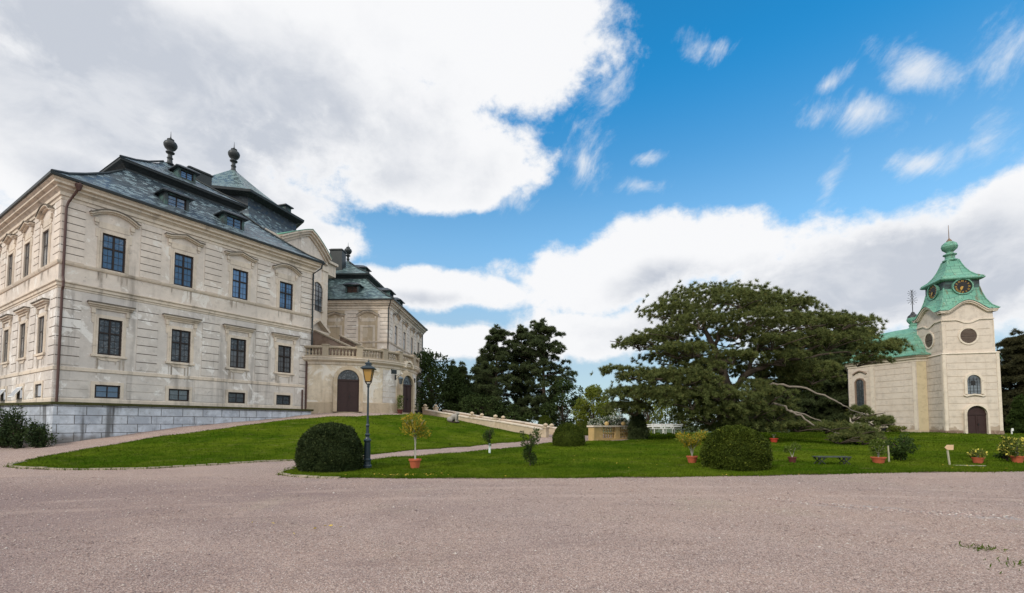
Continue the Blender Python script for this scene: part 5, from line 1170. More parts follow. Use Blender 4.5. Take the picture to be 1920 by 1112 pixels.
b4 = B(1022, 803, 40.5); box_bush('small round clipped bush behind the end posts of the stair wall', b4, px_m(30, 41), px_m(22, 41)+.35, 'box_leaf', 5000, leaf=.07)
b5 = B(1105, 815, 38); box_bush('clipped bush half hidden behind the flower balustrade', b5, px_m(34, 38), px_m(27, 38)+.1, 'box_leaf', 5000, leaf=.07)

# ------------------------------------------------------------------ street lamp
lp = B(688, 880, 17.3); lp[2] -= .05
lamp = thing('street_lamp', 'dark cast iron street lamp with amber glass lantern on the lawn tip', 'street lamp', tuple(lp))
post = MB(); post.lathe([(r_*.64, z_) for r_, z_ in ((.25, 0), (.26, .02), (.26, .14), (.21, .18), (.20, .30), (.235, .33), (.235, .37), (.18, .40), (.165, .98), (.175, 1.0), (.21, 1.04), (.21, 1.08), (.14, 1.12), (.105, 1.17), (.10, 1.22), (.14, 1.25), (.14, 1.28), (.085, 1.32), (.075, 1.55), (.105, 1.58), (.105, 1.62), (.062, 1.67), (.05, 2.9), (.046, 3.0), (.075, 3.03), (.08, 3.08), (.05, 3.12), (.05, 3.16))], 16); post.build('post', 'lamp_paint', lamp)
rbm = MB()
for i in range(12):
    a = 2*math.pi*i/12; rbm.tube([(.110*math.cos(a), .110*math.sin(a), .42), (.103*math.cos(a), .103*math.sin(a), .96)], .009, 5)
rbm.build('fluting', 'lamp_paint', lamp)
s4 = lambda h, z: [(-h, -h, z), (h, -h, z), (h, h, z), (-h, h, z)]
zl = 3.22
rot45 = Matrix.Rotation(R(6), 4, 'Z')
fr = MB(); fr.M = rot45
for a in range(4):
    fr.M = Matrix.Rotation(a*math.pi/2+R(6), 4, 'Z'); fr.tube([(.03, .03, 3.1), (.07, .07, 3.16), (.098, .098, zl)], .012, 5); fr.tube([(.098, .098, zl), (.172, .172, zl+.46)], .013, 5)
    fr.tube([(-.098, .098, zl), (.098, .098, zl)], .014, 5); fr.tube([(-.172, .172, zl+.46), (.172, .172, zl+.46)], .014, 5)
fr.build('lantern_frame', 'iron', lamp)
gl_ = MB(); gl_.M = rot45; gl_.loft([s4(.090, zl+.005), s4(.164, zl+.455)], True); lg = gl_.build('lantern_glass', 'lamp_glass', lamp)
ca_ = MB(); ca_.M = rot45; ca_.loft([s4(.18, zl+.46), s4(.240, zl+.47), s4(.244, zl+.50), s4(.165, zl+.57), s4(.10, zl+.60)], True); ca_.loft([s4(.09, zl+.60), s4(.09, zl+.66), s4(.115, zl+.665), s4(.115, zl+.69), s4(.03, zl+.73)], False, True); ca_.lathe([(.03, zl+.72), (.035, zl+.76), (.015, zl+.79), (.008, zl+.84)], 8); ca_.build('lantern_cap', 'lamp_paint', lamp)

# ------------------------------------------------------------------ potted plants and young trees
def pot_mb(r, h, rim=True):
    p = MB(); p.lathe([(r*.72, 0), (r*.96, h*.78), (r*1.08, h*.80), (r*1.10, h*.98), (r*1.06, h), (r*.95, h), (r*.9, h*.88)], 20, cap=False); p.add([(r*.72*math.cos(2*math.pi*i/20), r*.72*math.sin(2*math.pi*i/20), 0) for i in range(20)], [tuple(reversed(range(20)))]); return p
def potted(label, loc, r, h, pm, mt, fol, stems, cat='potted plant', name='potted_plant', leaf=.12, asp=.3, bark='bark_silver'):
    """fol: list of (x,y,z,rx,rz,n); stems: list of point lists"""
    t_ = thing(name, label, cat, tuple(loc))
    p = pot_mb(r, h).build('pot', pm, t_, smooth=False); so = MB(); so.lathe([(r*.92, h*.86), (.01, h*.90)], 16); so.build('soil', 'soil', p)
    st = MB()
    for pts, r0 in stems: st.tube(pts, [r0*(1-.6*i/(len(pts)-1)) for i in range(len(pts))], 6)
    if stems: st.build('stem', bark, t_)
    C = np.concatenate([in_ball(n, .4)*np.array([rx, rx, rz])+np.array([x, y, z]) for x, y, z, rx, rz, n in fol]); D = C-np.array([0, 0, h+.1]); D /= np.linalg.norm(D, axis=1, keepdims=True)
    raw_mesh('foliage', leaves(C, leaf, asp, D, .8), 4, mt, t_); return t_
def fan_stems(z0, z1, R_, n, r0, split=.0):
    out = []
    for i in range(n):
        a = 2*math.pi*i/n+rng.uniform(-.4, .4); k = rng.uniform(.5, 1); out.append(([(0, 0, z0), (math.cos(a)*R_*.18*k, math.sin(a)*R_*.18*k, z0+(z1-z0)*.4), (math.cos(a)*R_*.6*k, math.sin(a)*R_*.6*k, z0+(z1-z0)*.75), (math.cos(a)*R_*k, math.sin(a)*R_*k, z1)], r0))
    return out
q = B(778, 881, 17.2)
potted('tall yellowing oleander on bare stems in a red clay pot', q, .21, .33, 'terracotta', 'oleander', [(math.cos(a)*rr, math.sin(a)*rr, z, .26, .22, 95) for a, rr, z in [(i*.9, .12+.28*((i*7) % 5)/5, 1.25+.62*((i*3) % 7)/7) for i in range(20)]],
       [([(0, 0, .3), (.02, .01, .6), (-.02, 0, .95)], .035), ([(.02, 0, .3), (-.03, .02, .55), (.03, 0, .95)], .03)]+[(([(x[0], x[1], x[2]) for x in s]), r_) for s, r_ in fan_stems(.92, 1.75, .5, 9, .018)], 'potted plant', leaf=.125, asp=.24)
q = B(1298, 872.5, 18.6)
potted('spreading yellow willowy shrub in a red clay pot beside the biggest dome bush', q, .20, .27, 'terracotta', 'oleander', [(math.cos(a)*rr-.05, math.sin(a)*rr, .62+rr*.9, .16, .17, 85) for a, rr in [(i*.8, .08+.50*((i*5) % 9)/9) for i in range(18)]], fan_stems(.22, .95, .5, 10, .012), leaf=.12, asp=.22)
q = B(1486, 873.5, 18.6)
potted('small citrus with two leafy branches in a dark red pot', q, .15, .22, 'pot_dark', 'citrus', [(-.13, 0, .52, .15, .13, 90), (.14, 0, .60, .17, .17, 120), (.02, .02, .45, .1, .1, 30)], [([(0, 0, .18), (-.05, 0, .34), (-.13, 0, .5)], .014), ([(0, 0, .18), (.05, 0, .36), (.14, 0, .58)], .014)], leaf=.09, asp=.5)
q = B(1647.5, 872, 18.6)
potted('leafy dark green shrub in a wide terracotta pot beside a wooden stake', q, .24, .24, 'terracotta', 'citrus', [(0, 0, .62, .28, .36, 480), (-.12, 0, .78, .16, .14, 90), (.12, .05, .72, .18, .16, 90)], fan_stems(.2, .7, .25, 6, .014), leaf=.085, asp=.5)
q = B(1834, 872.5, 18.6)
potted('low round plant with yellow blooms in a terracotta tub', q, .19, .23, 'terracotta', 'flower_yellow', [(0, 0, .36, .27, .16, 420)], fan_stems(.2, .4, .2, 5, .01), leaf=.085, asp=.6)
q = B(1908, 870.5, 18.8)
potted('big yellow flowered plant in a terracotta tub at the lawn end', q, .2, .28, 'terracotta', 'flower_yellow', [(-.15, 0, .60, .42, .32, 700), (.15, 0, .75, .3, .25, 300), (-.35, 0, .95, .2, .12, 80)], fan_stems(.25, .8, .4, 8, .014), leaf=.10, asp=.6)
q = B(1888, 868, 19.4); broadleaf('grey leaved low shrub leaning on the big yellow flowered tub', q, .62, .7, 'shrub_green', 61, .08, 900, .0, name='shrub', cat='shrub', clumps=14, trunk=True)
q = B(1688, 864, 19.3); broadleaf('unpotted dark loose shrub in the lawn right of the stake', q, .98, 1.15, 'shrub_green', 62, .085, 1900, .12, name='shrub', cat='shrub', clumps=26, shape=.75)
sk_ = B(1667, 869, 18.8); st_ = MB(); st_.tube([(0, 0, -.1), (.0, 0, .32), (-.01, .0, .66)], [.03, .028, .026], 6); o = st_.build('wooden_stake', 'post_wood', None, tuple(sk_)); tag(o, 'short pale wooden stake between the terracotta shrub and the loose shrub', 'stake')
def young(label, loc, H, W_, seed, guard=False):
    global rng
    rng = np.random.default_rng(seed); t_ = thing('young_tree', label, 'tree', tuple(loc)); tr_ = MB(); zc = H*(.36 if guard else .10)
    tr_.tube([(0, 0, -.1), (0.01, 0, H*.4), (0, 0, H*.95)], [.03, .022, .008], 6); C = []
    for i in range(24 if not guard else 16):
        a = rng.uniform(0, 6.28); f = rng.uniform(.05, 1); r = W_*.5*(.35+.65*f)*rng.uniform(.4, 1.1); p = (math.cos(a)*r, math.sin(a)*r, zc+(H-zc)*(f*.92)); tr_.tube([(0, 0, zc*.8+(H-zc)*f*.4), (p[0]*.5, p[1]*.5, p[2]-.12), p], [.012, .008, .004], 4, False)
        C.append(in_ball(70, .3)*np.array([.13, .13, .2])*H/1.55+np.array(p))
    tr_.build('trunk', 'bark', t_); C = np.concatenate(C); D = C-np.array([0, 0, zc]); D /= np.linalg.norm(D, axis=1, keepdims=True); raw_mesh('crown', leaves(C, .075*H/1.5, .55, D, .7), 4, 'shrub_green', t_)
    if guard: g_ = MB(); g_.lathe([(.055, 0), (.05, .3), (.045, zc+.05)], 8); g_.build('trunk_guard', 'guard_white', t_)
    return t_
q = B(918, 851, 23.3); young('slim sapling with a white trunk guard near the path', q, height_to(802, q, 23.3, 918), .75, 71, True)
q = B(994, 876, 17.7); young('bare footed columnar young tree standing alone in the lawn', q, height_to(806, q, 17.7, 994), .78, 72)
rng = np.random.default_rng(5)
# red tub under the pine, dark pots by the nave
q = B(1451, 824, 31); potted('red plastic tub with sparse twigs in the shade of the pine', q, .24, .28, 'red_plastic', 'shrub_green', [(0, 0, .4, .12, .15, 40)], fan_stems(.25, .55, .2, 5, .01), leaf=.08)
def nav_pt(px, py, Y): return B(px, py, Y)
q = B(1658, 812.5, 42.2); potted('black pot with a small dark plant at the foot of the nave', q, .26, .36, 'pot_black', 'shrub_green', [(0, 0, .5, .16, .2, 80)], fan_stems(.3, .6, .12, 4, .012), leaf=.1)
q = B(1632, 812, 42.8); potted('wide black pot with dark plant under the low pine branch', q, .36, .36, 'pot_black', 'leaf_dark', [(0, 0, .48, .36, .18, 180), (.4, 0, .42, .25, .12, 60)], fan_stems(.3, .5, .25, 4, .012), leaf=.11)
q = B(1680, 813.5, 41.2); broadleaf('low yellow green bush at the foot of the nave', q, .62, 1.3, 'leaf_yellowgreen', 81, .11, 1300, .0, name='shrub', cat='shrub', clumps=22, trunk=True)
q = B(1588, 812, 43); broadleaf('low olive shrub at the far corner of the nave', q, .8, 1.8, 'leaf_mid', 82, .12, 1300, .0, name='shrub', cat='shrub', clumps=20, trunk=True)
rng = np.random.default_rng(6)
# ------------------------------------------------------------------ iron park bench
bp = B(1560, 875, 18.1); bench = thing('park_bench', 'low backless park bench with scrolled iron legs on the lawn', 'bench', tuple(bp), R(-4))
se = MB()
for i in range(4): se.box(-.62, .62, -.19+i*.1, -.10+i*.1, .27, .305)
se.build('seat', 'bench_wood', bench)
def scroll(mb, x, sg):
    for y in (-.15, .15):
        mb.tube([(x+sg*.02*0+.11*sg*math.cos(t_)*(1-t_/8)-.0, y, .17+.07*math.sin(t_)*(1-t_/8)) for t_ in np.linspace(-1.5, 4.6, 16)], .013, 5)
lg_ = None
for x in (-.45, .45):
    m_ = MB()
    for y in (-.15, .15):
        m_.tube([(-.13, y, 0), (-.07, y, .07), (.0, y, .12), (.07, y, .20), (.13, y, .27)], .016, 5); m_.tube([(.13, y, 0), (.07, y, .07), (.0, y, .12), (-.07, y, .20), (-.13, y, .27)], .016, 5)
        for sg in (-1, 1): m_.tube([(sg*(.085+.055*math.cos(t_)*(1-t_/9)), y, .20+.055*math.sin(t_)*(1-t_/9)) for t_ in np.linspace(0, 5.6, 14)], .012, 5)
        m_.box(-.15, .15, y-.012, y+.012, .255, .27)
    m_.tube([(0, -.15, .12), (0, .15, .12)], .012, 5); m_.build('leg', 'iron', bench, (x, 0, 0))
# ------------------------------------------------------------------ arrow sign and the bare strip beside it
sp_ = B(1781, 878, 17.9); sign = thing('arrow_sign', 'blank wooden arrow sign on a leaning post pointing towards the loose dark shrub', 'sign', tuple(sp_))
pm_ = MB(); pm_.box(-.025, .025, -.02, .02, -.1, .56); po = pm_.build('post', 'post_wood', sign); po.rotation_euler = (0, R(-6), 0)
bm_ = MB(); bm_.prism([(-.19, .66), (-.11, .58), (.13, .575), (.145, .765), (-.09, .765)], -.045, -.022); bm_.build('board', 'sign_wood', sign)
pk = MB(); pk.box(0, 1.0, -.04, .04, .0, .02); o = pk.build('wooden_lath', 'post_wood', None, tuple(B(1788, 877.5, 17.8)), R(-14)); tag(o, 'thin weathered lath lying in the grass at the foot of the arrow sign', 'lath')
sg2 = B(1897, 812, 38.6); o = MB(); o.box(-.03, .03, -.03, .03, -.1, .42); o.box(-.05, .12, -.05, -.03, .3, .52); tag(o.build('marker_post', 'white_paint', None, tuple(sg2)), 'little white marker post at the chapel corner', 'marker post')

# ------------------------------------------------------------------ sloping stair wall
WA, WB = np.array([-8.55, 46.0]), np.array([2.55, 35.5])
ramp = thing('stair_wall', 'sloping sandstone stair parapet with ball topped posts descending from the chateau', 'wall', (WA[0], WA[1], hgt(*WA)))
rl = lambda p: (p[0]-ramp.location.x, p[1]-ramp.location.y, p[2]-ramp.location.z)
dW = (WB-WA)/np.linalg.norm(WB-WA); nW = np.array([-dW[1], dW[0]]); Lw = np.linalg.norm(WB-WA)
def zline(px, py):   # point above the wall line seen at a photo pixel
    d = ray(px, py); A_ = np.array([[d[0], -dW[0]], [d[1], -dW[1]]]); s = np.linalg.solve(A_, WA); return s[1], EYE+s[0]*d[2]
prof_ = [zline(*p) for p in ((799, 767.6), (840, 774.5), (880, 781.8), (905, 785), (932, 788.2), (980, 796.5), (1019, 803.5))]
ts = np.linspace(.1, Lw-.1, 40); zt_ = np.interp(ts, [p[0] for p in prof_], [p[1] for p in prof_])
for side, om in ((0, 0.0), (1, 2.3)):
    A_ = [WA+dW*t_+nW*(om) for t_ in ts]
    for mname, w0, w1, zz0, zz1, mt in (('wall', -.16, .16, None, 0, 'stone_tan'), ('coping', -.22, .22, 0, .10, 'stone_trim')):
        m_ = MB(); rings = []
        for p, z in zip(A_, zt_):
            lo_ = (hgt(*p)-.5) if zz0 is None else z-.10+zz0
            hi_ = z-.10 if zz0 is None else z
            a, b_ = p+nW*w0, p+nW*w1; rings.append([rl((*a, lo_)), rl((*b_, lo_)), rl((*b_, hi_)), rl((*a, hi_))])
        m_.loft(rings, True, True); m_.build(mname, mt, ramp)
def wall_post(p, ztop, h, w=.36):
    m_ = MB(); x, y, z = rl((*p, ztop)); m_.M = Matrix.Translation((x, y, z)) @ Matrix.Rotation(math.atan2(dW[1], dW[0]), 4, 'Z')
    m_.box(-w/2, w/2, -w/2, w/2, -h, 0); m_.box(-w/2-.05, w/2+.05, -w/2-.05, w/2+.05, 0, .09); m_.lathe([(.10, .09), (.08, .12), (.17, .17), (.20, .23), (.17, .30), (.08, .35), (.03, .38)], 12); return m_.build('post', 'stone_tan', ramp)
for px, py in ((797, 766), (885, 781), (929, 787), (1023, 804)):
    s, z = zline(px, py); wall_post(WA+dW*min(max(s, .0), Lw+.1)-nW*.0, z+.05, 1.6)
for px, py in ((817, 766), (903.5, 783.5), (943.5, 788.5), (1034.5, 804)):
    d = ray(px, py); A2 = np.array([[d[0], -dW[0]], [d[1], -dW[1]]]); s = np.linalg.solve(A2, WA+nW*2.3); wall_post(WA+nW*2.3+dW*s[1], EYE+s[0]*d[2]+.05, 1.6)

# ------------------------------------------------------------------ ochre balustrade with flowers
PA, PB = np.array(B(1113, 826.5, 32.4)), np.array(B(1186, 822.5, 34.6)); aP = math.atan2(PB[1]-PA[1], PB[0]-PA[0]); LP_ = float(np.linalg.norm((PB-PA)[:2]))
plb = thing('ochre_balustrade', 'short ochre stone balustrade enclosing a flower bed', 'balustrade', tuple(PA), aP)
wp = MB(); wp.box(-.05, .75, -.16, .2, -.2, .92); wp.box(1.95, 2.45, -.16, .2, -.2, .92); wp.box(LP_-.25, LP_+.1, -.16, .2, -.2, .92); wp.box(-.05, LP_+.1, -.20, .24, -.2, .14); wp.box(.75, 1.95, -.1, .14, .46, .54); wp.box(2.45, LP_-.25, -.1, .14, .46, .54); wp.box(-.16, -.05, -.2, .34, -.2, .92)
wp.build('wall', 'stone_yellow', plb)
cp_ = MB(); cp_.box(-.24, LP_+.18, -.25, .29, .92, 1.03); cp_.box(-.24, .0, .29, .42, .92, 1.03); cp_.build('coping', 'stone_trim', plb)
bz = None
for lo_, hi_ in ((.75, 1.95), (2.45, LP_-.25)):
    n = max(2, int((hi_-lo_)/.2))
    for i in range(n):
        for zb in (.14, .54):
            x = lo_+(hi_-lo_)*(i+.5)/n; hh = .32 if zb < .5 else .38
            if bz is None: m_ = MB(); m_.lathe([(.06, 0), (.04, .05), (.075, .13), (.045, .24), (.06, .33)], 8); bz = m_.build('baluster', 'stone_yellow', plb, (x, .02, zb))
            else: place(bz, plb, (x, .02, zb)).scale = (1, 1, hh/.32)
for x in (1.3, 3.0):
    m_ = MB(); m_.lathe([(.10, 1.03), (.16, 1.10), (.17, 1.20), (.10, 1.28), (.02, 1.31)], 12, (x, .02, 0)); m_.build('ball_finial', 'stone_yellow', plb)
for i, (px, py, Y, w_, lab) in enumerate(((1118, 808, 34, 1.0, 'white flowers spilling over the near corner of the ochre balustrade'), (1138, 806, 34.8, .8, 'white flowers between the ball finials of the ochre balustrade'), (1163, 806, 35.4, 1.1, 'white flowers behind the far ball finial of the ochre balustrade'))):
    q = B(px, py, Y); broadleaf(lab, q, 1.55, w_, 'flower_white', 90+i, .11, 1500, .5, name='white_flowers', cat='flowers', clumps=14, group='white flowers in the balustrade bed')
rng = np.random.default_rng(8)
# ------------------------------------------------------------------ white garden benches
def white_bench(label, px, py, Y, L_, rz, first=[None]):
    loc = B(px, py, Y)
    t_ = thing('white_bench', label, 'bench', tuple(loc), rz, 'white slatted benches under the pine')
    if first[0] is None:
        s = MB(); [s.box(-.5, .5, -.20+i*.14, -.09+i*.14, .43, .465) for i in range(3)]; so_ = s.build('seat', 'white_paint', t_); so_.scale = (L_, 1, 1)
        b_ = MB(); [b_.box(-.5, .5, .24, .27, .60+i*.15, .71+i*.15) for i in range(2)]; bo = b_.build('backrest', 'white_paint', t_); bo.scale = (L_, 1, 1)
        l = MB(); l.box(-.03, .03, -.2, -.14, -.05, .43); l.box(-.03, .03, .2, .27, -.05, .88); l.box(-.03, .03, -.14, .2, .36, .43); lo = l.build('leg', 'white_paint', t_, (-L_*.42, 0, 0)); place(lo, t_, (0, 0, 0)); place(lo, t_, (L_*.42, 0, 0)); first[0] = (so_, bo, lo)
    else:
        so_, bo, lo = first[0]; a = place(so_, t_, (0, 0, 0)); b_ = place(bo, t_, (0, 0, 0)); a.scale = b_.scale = (L_, 1, 1)
        for x in (-L_*.42, 0, L_*.42): place(lo, t_, (x, 0, 0))
white_bench('white slatted bench nearest the spreading pine trunk', 1264, 815.5, 40.2, 1.7, R(-3))
white_bench('white slatted bench in the middle of the front row', 1226, 815, 40.8, 1.7, R(3))
white_bench('white slatted bench behind the dark cone yew', 1186, 813.5, 41.5, 1.6, R(5))
white_bench('white slatted bench in the rear row seen over the front row', 1243, 811.5, 43.5, 2.0, R(0))

# ------------------------------------------------------------------ crouching stone frog on the castle lawn
fq_ = B(850, 803.5, 38.5); frog = thing('stone_sculpture', 'weathered crouching stone animal sculpture on the sloping lawn', 'sculpture', tuple(fq_), R(-15))
def blobs(mb, L_):
    for (x, y, z), (a, b_, c), tilt in L_:
        M0 = mb.M; mb.M = M0 @ Matrix.Translation((x, y, z)) @ Matrix.Rotation(tilt, 4, 'Y'); mb.loft([[(a*math.cos(p_)*math.cos(2*math.pi*j/14), b_*math.cos(p_)*math.sin(2*math.pi*j/14), c*math.sin(p_)) for j in range(14)] for p_ in np.linspace(-1.5, 1.5, 9)], True, True); mb.M = M0
fm = MB(); blobs(fm, [((.02, 0, .42), (.46, .27, .25), R(-34)), ((-.30, 0, .25), (.26, .28, .22), 0), ((.33, 0, .72), (.19, .17, .14), R(-20)), ((.44, 0, .70), (.11, .14, .08), 0), ((.30, .10, .82), (.07, .06, .06), 0), ((.30, -.10, .82), (.07, .06, .06), 0), ((-.18, -.24, .22), (.22, .09, .16), R(20)), ((-.18, .24, .22), (.22, .09, .16), R(20)), ((.30, -.16, .30), (.07, .07, .27), R(8)), ((.30, .16, .30), (.07, .07, .27), R(8)), ((.34, -.17, .08), (.13, .08, .05), 0), ((.34, .17, .08), (.13, .08, .05), 0)])
fo_ = fm.build('body', 'sculpture_stone', frog, smooth=True)
rm_ = fo_.modifiers.new('remesh', 'REMESH'); rm_.mode = 'VOXEL'; rm_.voxel_size = .03; rm_.use_smooth_shade = True; sm_ = fo_.modifiers.new('smooth', 'SMOOTH'); sm_.iterations = 3
fb_ = MB(); fb_.lathe([(.50, -.1), (.52, .03), (.47, .07)], 14); fb_.build('base', 'soil', frog)

# ------------------------------------------------------------------ things at the main door
for sg, lab in ((-1, 'grey iron wall lantern left of the main rotunda door'), (1, 'grey iron wall lantern right of the main rotunda door')):
    Mw = Matrix.Translation((C1[0], C1[1], ZC)) @ polar_mat(RW, aD2); lx = sg*1.62
    p0 = Mw @ Vector((lx, 0, 2.75)); t_ = thing('wall_lantern', lab, 'lantern', p0, R(aD2)+math.pi/2, 'wall lanterns of the main door')
    br = MB(); br.tube([(0, 0, .30), (0, -.25, .42), (0, -.5, .36), (0, -.52, .22)], .022, 6); br.tube([(0, 0, .05), (0, -.2, .15), (0, -.4, .38)], .015, 5); br.box(-.06, .06, -.03, .05, -.02, .42); br.build('bracket', 'iron', t_)
    la = MB(); c_ = (0, -.52, -.42); la.lathe([(.05, 0), (.12, .04), (.20, .46), (.20, .48)], 6, c_); la.build('lantern_glass', 'glass_leaded', t_); lc = MB(); lc.lathe([(.24, .47), (.25, .51), (.12, .62), (.05, .66), (.03, .72)], 6, c_); lc.build('lantern_cap', 'lamp_lead', t_)
Mw = Matrix.Translation((C1[0], C1[1], ZC)) @ polar_mat(RW, aD2-13.5); sgn = MB(); sgn.box(-.28, .28, -.09, -.04, 3.28, 3.62); sgn.box(-.3, -.26, -.09, .05, 3.24, 3.66); o = sgn.build('wall_plaque', 'pipe_dark'); o.matrix_world = Mw; tag(o, 'small dark plaque on the rotunda wall beside the main door', 'plaque')
for sg, lab, pm2, mt, hh in ((-1, 'tall leafy plant in a red pot left of the main door', 'pot_dark', 'citrus', 1.0), (1, 'airy plant in a dark pot right of the main door', 'pot_black', 'shrub_green', 1.05)):
    p0 = polar_mat(RW, aD2) @ Vector((sg*1.5, -.42, 0)); x, y = p0.x+C1[0], p0.y+C1[1]
    potted(lab, (x, y, hgt(x, y)), .24, .36, pm2, mt, [(0, 0, .55+.28*i, .24, .2, 90 if sg < 0 else 45) for i in range(4)], fan_stems(.3, 1.3, .2, 5, .014), leaf=.15, asp=.4)

# ------------------------------------------------------------------ unruly shrubs against the retaining wall
def wild(label, px, py, Y, H, W_, seed, n, name='wild_shrub'):
    global rng
    rng = np.random.default_rng(seed); q = B(px, py, Y); t_ = thing(name, label, 'shrub', tuple(q)); tr_ = MB(); C = []
    for i in range(26):
        a = rng.uniform(0, 6.28); k = rng.uniform(.25, 1); tip = np.array([math.cos(a)*W_*.5*k, math.sin(a)*W_*.22*k, H*rng.uniform(.35, 1)*(1.15-.5*k)]); pts = bez((tip[0]*.2, tip[1]*.2, -.05), (tip[0]*.4, tip[1]*.4, tip[2]*.75), tuple(tip), 6); tr_.tube(pts, [.018, .015, .012, .009, .006, .003], 4, False)
        P_ = np.array(pts)[1:]; m_ = n//26; C.append(P_[rng.integers(0, 5, m_)]+rng.normal(size=(m_, 3))*np.array([.11, .09, .12]))
    tr_.build('stem', 'bark', t_); C = np.concatenate(C); C[:, 2] = np.maximum(C[:, 2], .02); raw_mesh('foliage', leaves(C, .12, .45, np.tile([0, 0, 1.], (len(C), 1)), .5), 4, 'ivy', t_)
wild('tall dark shrub climbing the wall at the far left edge', 8, 842, 24.3, 2.0, 1.7, 51, 4200); wild('middle dark shrub climbing to the wall coping', 30, 841, 24.1, 2.1, 1.0, 53, 2400)
wild('lower bushy shrub with long shoots at the wall foot', 72, 838, 23.6, 1.45, 1.5, 52, 2600)
rng = np.random.default_rng(9)
# ------------------------------------------------------------------ grass, pebbles, fallen leaves, weeds
def scatter_poly(poly, n, y0, y1, x0, x1):
    P = np.column_stack([rng.uniform(x0, x1, n), rng.uniform(y0, y1, n)]); return P[inside(P, poly)]
G = []
for poly in (castle_lawn, yard_lawn):
    for y0, y1, dens, sc in ((14, 18, 620, 1.0), (18, 23, 300, 1.25), (23, 30, 130, 1.6), (30, 46, 50, 2.1)):
        x0, x1 = -1.15*y1, 1.15*y1; P = scatter_poly(poly, int((x1-x0)*(y1-y0)*dens), y0, y1, x0, x1)
        if len(P) == 0: continue
        z = hgts(P)+.03; n = len(P); c = np.column_stack([P, z]); a = rng.uniform(0, 6.28, n); w = .010*sc*rng.uniform(.6, 1.3, n); h = .045*sc**.6*rng.uniform(.4, 1.4, n)
        s = np.column_stack([np.cos(a)*w, np.sin(a)*w, np.zeros(n)]); t_ = np.column_stack([rng.normal(size=(n, 2))*.025*sc, h]); G.append(np.stack([c-s, c+s, c+t_], 1).reshape(-1, 3))
# ragged fringe along the lawn edges
for poly in (castle_lawn, yard_lawn):
    E_ = poly[(poly[:, 1] < 34)]; n = len(E_)*46; i = rng.integers(0, len(E_)-1, n); f = rng.uniform(0, 1, (n, 1)); ok = np.linalg.norm(E_[i+1]-E_[i], axis=1) < 1.5; P = (E_[i]*(1-f)+E_[i+1]*f+rng.normal(size=(n, 2))*.085)[ok]; n = len(P)
    z = hgts(P)+.0; c = np.column_stack([P, z]); a = rng.uniform(0, 6.28, n); w = .012*rng.uniform(.6, 1.4, n); h = .085*rng.uniform(.4, 1.3, n); s = np.column_stack([np.cos(a)*w, np.sin(a)*w, np.zeros(n)]); t_ = np.column_stack([rng.normal(size=(n, 2))*.045, h]); G.append(np.stack([c-s, c+s, c+t_], 1).reshape(-1, 3))
tag(raw_mesh('grass', np.concatenate(G), 3, 'grass_blade'), kind='stuff')
# strip of bare soil and dry thatch where turf meets gravel
for poly in (castle_lawn, yard_lawn):
    n = len(poly); nx_ = np.roll(poly, -1, 0)-np.roll(poly, 1, 0); nx_ /= np.linalg.norm(nx_, axis=1, keepdims=True); nr2 = np.column_stack([nx_[:, 1], -nx_[:, 0]]); kk = np.arange(n); wid = np.clip(.07+.05*np.sin(kk*.31)+.04*np.sin(kk*.83+1)+.03*rng.normal(size=n), .015, .2)[:, None]
    if inside(poly[:1]+nr2[:1]*.2, poly)[0]: nr2 = -nr2
    a_ = poly-nr2*.05; b_ = poly+nr2*wid; V = np.concatenate([np.column_stack([a_, hgts(a_)+.012]), np.column_stack([b_, hgts(b_)+.012])]); Fc = [(i, (i+1) % n, n+(i+1) % n, n+i) for i in range(n) if poly[i][1] < 40 and np.linalg.norm(poly[(i+1) % n]-poly[i]) < 1.5]
    me = bpy.data.meshes.new('soil_edge'); me.from_pydata(V.tolist(), [], Fc); me.materials.append(MATS['soil_strip']); me.update(); o = bpy.data.objects.new('soil_edge', me); COL.objects.link(o); tag(o, kind='structure')
def stones(P, r, name, mt):
    n = len(P); z = hgts(P); o8 = np.array([(1, 0, 0), (-.9, .1, 0), (0, 1, 0), (.1, -1, 0), (0, 0, .7), (0, 0, -.6)]); fi = [(0, 2, 4), (2, 1, 4), (1, 3, 4), (3, 0, 4), (2, 0, 5), (1, 2, 5), (3, 1, 5), (0, 3, 5)]
    a = rng.uniform(0, 6.28, n); ca, sa = np.cos(a), np.sin(a); V = o8[None]*(1+.35*rng.uniform(-1, 1, (n, 6, 3)))*r[:, None, None]; X = V[:, :, 0]*ca[:, None]-V[:, :, 1]*sa[:, None]; Y = V[:, :, 0]*sa[:, None]+V[:, :, 1]*ca[:, None]
    V = np.stack([X+P[:, None, 0], Y+P[:, None, 1], V[:, :, 2]*.8+z[:, None]+r[:, None]*.18], 2)
    me = bpy.data.meshes.new(name); F_ = (np.array(fi)[None]+6*np.arange(n)[:, None, None]).reshape(-1, 3); me.vertices.add(n*6); me.vertices.foreach_set('co', V.astype(np.float32).ravel()); me.loops.add(len(F_)*3); me.loops.foreach_set('vertex_index', F_.astype(np.int32).ravel()); me.polygons.add(len(F_)); me.polygons.foreach_set('loop_start', np.arange(0, len(F_)*3, 3, dtype=np.int32)); me.update(calc_edges=True); me.materials.append(MATS[mt]); o = bpy.data.objects.new(name, me); COL.objects.link(o); return o
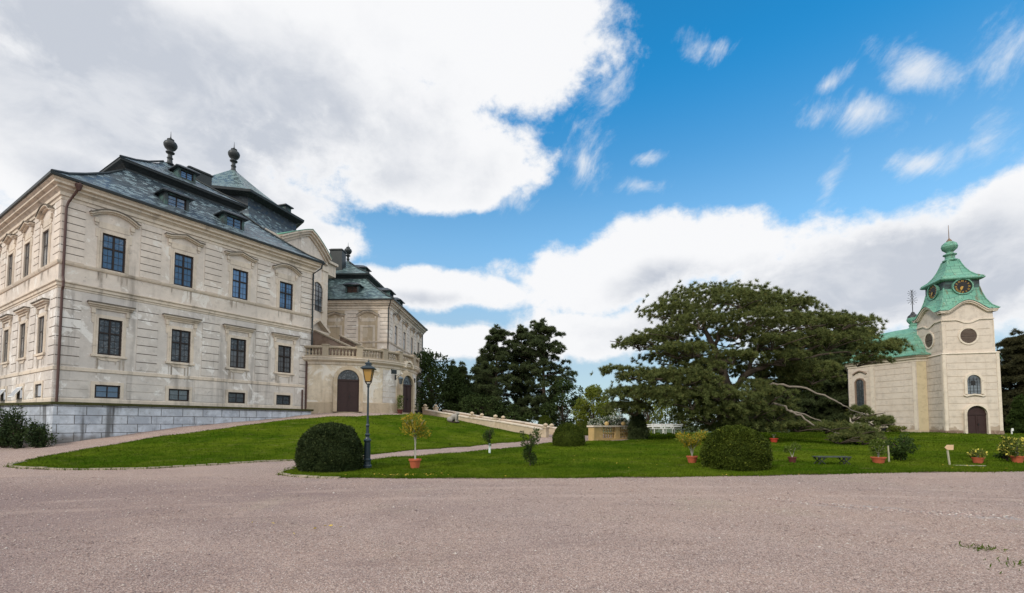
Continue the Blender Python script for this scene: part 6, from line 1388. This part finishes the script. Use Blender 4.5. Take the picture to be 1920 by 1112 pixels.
def off_lawn(P): return P[~(inside(P, castle_lawn) | inside(P, yard_lawn))]
PS, RS = [], []
for y0, y1, n, rm in ((3.2, 6, 26000, .0075), (6, 9, 22000, .010), (9, 14.8, 20000, .0135)):
    P = np.column_stack([rng.uniform(-1.12*y1-1, 1.12*y1+1, n), rng.uniform(y0, y1, n)]); P = off_lawn(P); PS.append(P); RS.append(rm*rng.uniform(.5, 1.5, len(P))*(1+.9*(rng.uniform(0, 1, len(P)) > .965)))
# grey rubble line in the washed-out rill
xr = rng.uniform(5.6, 9.6, 900); yr = 13.6-.58*xr+rng.normal(size=900)*.16+.25*np.sin(xr*2.3); PS.append(np.column_stack([xr, yr])); RS.append(rng.uniform(.012, .032, 900))
tag(stones(np.concatenate(PS), np.concatenate(RS), 'gravel_pebbles', 'pebble'), kind='stuff')
FL = []
for cx_, cy_, sx_, sy_, n in ((778, 893, .8, .25, 55), (705, 893, 1.2, .3, 14), (1850, 880, 1.5, .5, 10), (600, 840, 3, 2, 12), (1200, 870, 4, 2, 22), (560, 996, .5, .3, 7), (1150, 893, 5, .4, 12)):
    g_ = ground_at(cx_, cy_); P = np.array([g_.x, g_.y])+rng.normal(size=(n, 2))*np.array([sx_, sy_])*.6; FL.append(np.column_stack([P, hgts(P)+.055]))
C = np.concatenate(FL); tag(raw_mesh('fallen_leaves', leaves(C, .065, .35, np.column_stack([rng.normal(size=(len(C), 2)), np.zeros(len(C))]), 3.0), 4, 'yellow_leaf'), kind='stuff')
WP = []
for px, py, n, s in ((1850, 1032, 90, .075), (1825, 1028, 25, .12), (1888, 1058, 45, .11), (1905, 1070, 20, .13), (980, 892, 0, .1)):
    g_ = ground_at(px, py, 3.5)
    if n: P = np.array([g_.x, g_.y])+rng.normal(size=(n, 2))*np.array([s*1.2, s*.8]); WP.append(np.column_stack([P, hgts(P)]))
C = np.concatenate(WP); tag(raw_mesh('weeds', leaves(C, .055, .22, np.tile([0, 0, 1.], (len(C), 1)), .5), 4, 'grass_blade'), kind='stuff')
